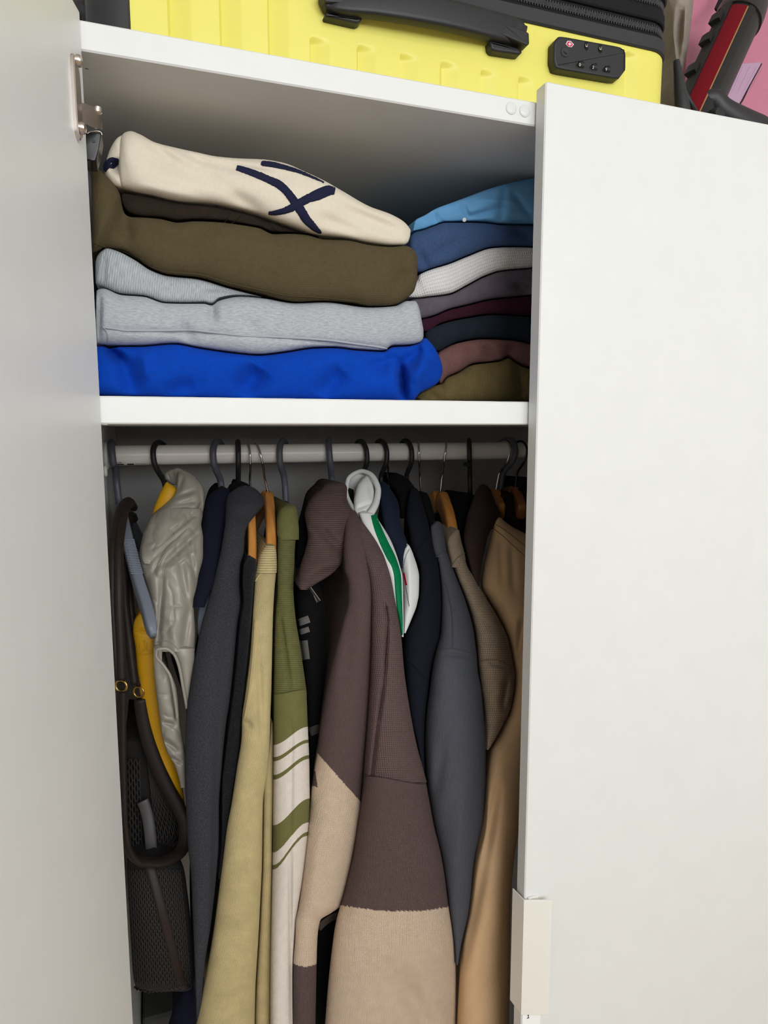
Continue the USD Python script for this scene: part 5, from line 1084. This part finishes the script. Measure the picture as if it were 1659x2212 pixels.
# nozzle of a vacuum cleaner, leaning behind the suitcase
t = Thing('vacuum_nozzle', 'black cylindrical vacuum cleaner nozzle with a red velvet strip, behind the suitcase', 'vacuum nozzle')
yn = 0.15
A, B = at(1597, 38, yn), at(1494, 262, yn - .02)
B = A + (B - A) * ((A[2] - ZT1 - .016) / (A[2] - B[2])); ax = (B - A) / np.linalg.norm(B - A); rad = .0285
side = np.cross(ax, [0, 1, 0]); side /= np.linalg.norm(side); frn = np.cross(side, ax)
if frn[1] > 0: frn = -frn
t.add('tube_body', tube([A - ax * .006, A, A + ax * .01, B], [rad * .96, rad * .98, rad * .98, rad * .98], 40), plain('nozzle_black', (30, 29, 31), .4, bump=.08, bscale=600), smooth=35)
t.add('end_cap', tube([A - ax * .024, A - ax * .0235, A - ax * .019, A - ax * .004, A + ax * .010, A + ax * .011], [.002, rad * .80, rad * 1.0, rad * 1.06, rad * 1.06, rad * .98], 44), plain('nozzle_cap', (40, 37, 40), .35), smooth=30)
def on_tube(a, s, rr): return A + ax * s + rr * (np.cos(a) * frn + np.sin(a) * side)
L_ = np.linalg.norm(B - A)
sgn = 1 if at(1540, 100, yn)[0] > on_tube(0.8, .05, rad)[0] else -1
def strip(a0, a1, s0, s1, r0, r1):
    aa = np.linspace(a0, a1, 10); lo = [np.array([on_tube(a, s, r1) for a in aa] + [on_tube(a, s, r0) for a in aa[::-1]]) for s in (s0, s1)]
    return rings_mesh(lo)
sg = -1.0 if side[0] > 0 else 1.0
t.add('velvet_strip', strip(sg * .42, sg * 1.05, .016, L_, rad * .9, rad * 1.045), cloth('red_velvet', (124, 14, 28), 'smooth', .0006, .0006, .4, .8, sheen=.5), smooth=35, label='red velvet strip')
t.add('strip_edge', strip(sg * .36, sg * .42, .016, L_, rad * .9, rad * 1.05), plain('worn_gold_edge', (150, 112, 70), .5), smooth=35)
t.add('slot_cover', strip(sg * .02, sg * .34, .012, L_, rad * .9, rad * 1.04), BLACKG, smooth=35)
t.add('side_rail', strip(sg * 1.06, sg * 1.5, .012, L_, rad * .9, rad * 1.12), BLACKP, smooth=35)
for s_ in (.010, .045, .095): t.add('side_clip', strip(sg * 1.2, sg * 1.62, s_ + .02, s_ + .034, rad * .9, rad * 1.30), BLACKP, smooth=35)
nk_ = [at(a, b, c) for a, b, c in ((1508, 236, .12), (1522, 218, .115), (1536, 214, .112), (1556, 236, .11), (1590, 262, .11), (1630, 285, .112), (1690, 318, .112), (1730, 352, .112))]
t.add('neck', tube(spline(np.array(nk_), 40), np.interp(np.linspace(0, 1, 40), [0, .13, .28, .5, 1], [.012, .0135, .017, .020, .018]), 22), plain('nozzle_neck', (38, 37, 40), .5), smooth=35)
c = at(1552, 248, .092); t.add('pivot', tube([c + [0, .02, 0], c, c - [0, .003, 0], c - [0, .0035, 0]], [.0095, .0095, .0075, .0002], 26), BLACKP, smooth=35)
t.add('cable', pxtube([(1478, 196, .075), (1492, 222, .075), (1506, 246, .078), (1515, 262, .08)], .0026, 20, 10), BLACKP)
t.done()

# pink panel, lilac plate, straps and cloth behind
PINK = plain('pink_plastic', (200, 124, 146), .35, noise=.03, nscale=9)
t = Thing('pink_panel', 'large smooth pink plastic panel standing upright behind the black nozzle', 'panel')
pl = at(1500, 0, .235)[0]; pr_ = at(1800, 0, .235)[0]
t.add('panel', box(pl - .012, 1.19, .235, .247, ZT1, ZT1 + .62, .003), PINK, smooth=30)
t.done()
t = Thing('lilac_plate', 'translucent lilac plastic plate with a dark edge, flat against the pink panel', 'plate')
pp = [(1535, 232), (1535, 195), (1575, 140), (1643, 133), (1645, 138), (1595, 228), (1588, 233)]
t.add('plate', pxplate(pp, .2325, .2352, .0008, .08), mat('lilac_plastic', {'p': ('principled_bsdf', dict(base_color=lin((190, 140, 180)), roughness=.3, transmission_weight=.25)), }, []), smooth=30)
t.add('dark_edge', pxtube([(1577, 232, .2328), (1590, 233, .2328), (1597, 227, .2328), (1620, 184, .2328), (1645, 138, .2328)], .0010, 40, 8), BLACKP)
for k in range(5):
    x0 = 1565 + 14 * k; t.add('scratch', pxtube([(x0 + 26, 140 + 2 * k, .2324), (x0, 205 - 3 * k, .2324)], .00015, 10, 5), plain('lilac_scratch', (170, 122, 160), .5) if k == 0 else '/World/Looks/lilac_scratch')
t.done()
t = Thing('black_strap', 'black webbing straps hanging in front of the pink panel, top right corner', 'strap')
for pts in ([(1646, -470, .232), (1644, -200, .222), (1642, -30, .215), (1641, 20, .215), (1637, 50, .216)], [(1580, -460, .232), (1588, -200, .22), (1598, -30, .212), (1612, 0, .212), (1628, 32, .214), (1638, 52, .216)], [(1580, -440, .232), (1572, -200, .22), (1566, -20, .21), (1555, 6, .205), (1548, 22, .195)]):
    t.add('webbing', pxtube(pts, .0040, 24, 10, flat=.4), FABRICB)
t.done()
gb = hung([(-60, 1436, 1512, .16), (0, 1440, 1499, .16), (40, 1446, 1494, .162), (80, 1452, 1489, .165), (110, 1458, 1485, .168), (150, 1462, 1476, .17), (220, 1464, 1472, .17), (300, 1464, 1472, .17), (340, 1464, 1472, .17)], back=.228, rmax=.02, wr=.008, wf=(40, 14), nx=40, step=3, seed=120, creases=[(1470, 20, 1462, 120, 8, .008), (1484, 0, 1478, 90, 6, -.005)])
simple('fabric_bag', 'grey-beige fabric bag hanging between the suitcase and the pink panel', 'bag', gb, cloth('grey_beige_fabric', (160, 148, 138), 'twill', .001, .001, .15, .3)).done()
# bag left of the suitcase
t = Thing('travel_bag', 'grey travel bag with dark base, left end of the wardrobe top', 'bag')
fl_ = folded([(150, 30), (158, -40), (180, -50), (200, -25), (212, 0), (214, 30), (215, 60)], [(150, 30), (165, 50), (185, 62), (205, 70), (215, 60)], .10, r=.02, back=.4, n=60, wr=.003, seed=121)
t.add('body', fl_.mesh, cloth('taupe_nylon', (132, 122, 114), 'twill', .001, .001, .12, .2, rough=.6), uv=fl_.uv)
t.add('base', pxtube([(166, 26, .085), (180, 24, .08), (194, 34, .08), (206, 50, .085), (212, 66, .09)], .0085, 30, 14), plain('dark_base', (40, 38, 44), .6))
t.add('side_post', pxtube([(215, -40, .07), (215, 20, .07), (216, 62, .07)], .003, 20, 10), BLACKG)
t.done()
# dark box added behind the bag to stand in for deep shade
bx0 = at(342, 2160, .42)
t = Thing('shade_filler_box', 'dark grey box added for the shade low in the wardrobe, under the mesh bag', 'box')
t.add('body', box(-.012, bx0[0] + .16, .40, .535, -1.379, -.955, .004), plain('filler_body_grey', (74, 74, 70), .8), smooth=30)
t.add('lid', box(-.013, bx0[0] + .162, .398, .537, -.955, -.90, .004), plain('filler_lid_grey', (64, 64, 62), .8), smooth=30)
t.done()
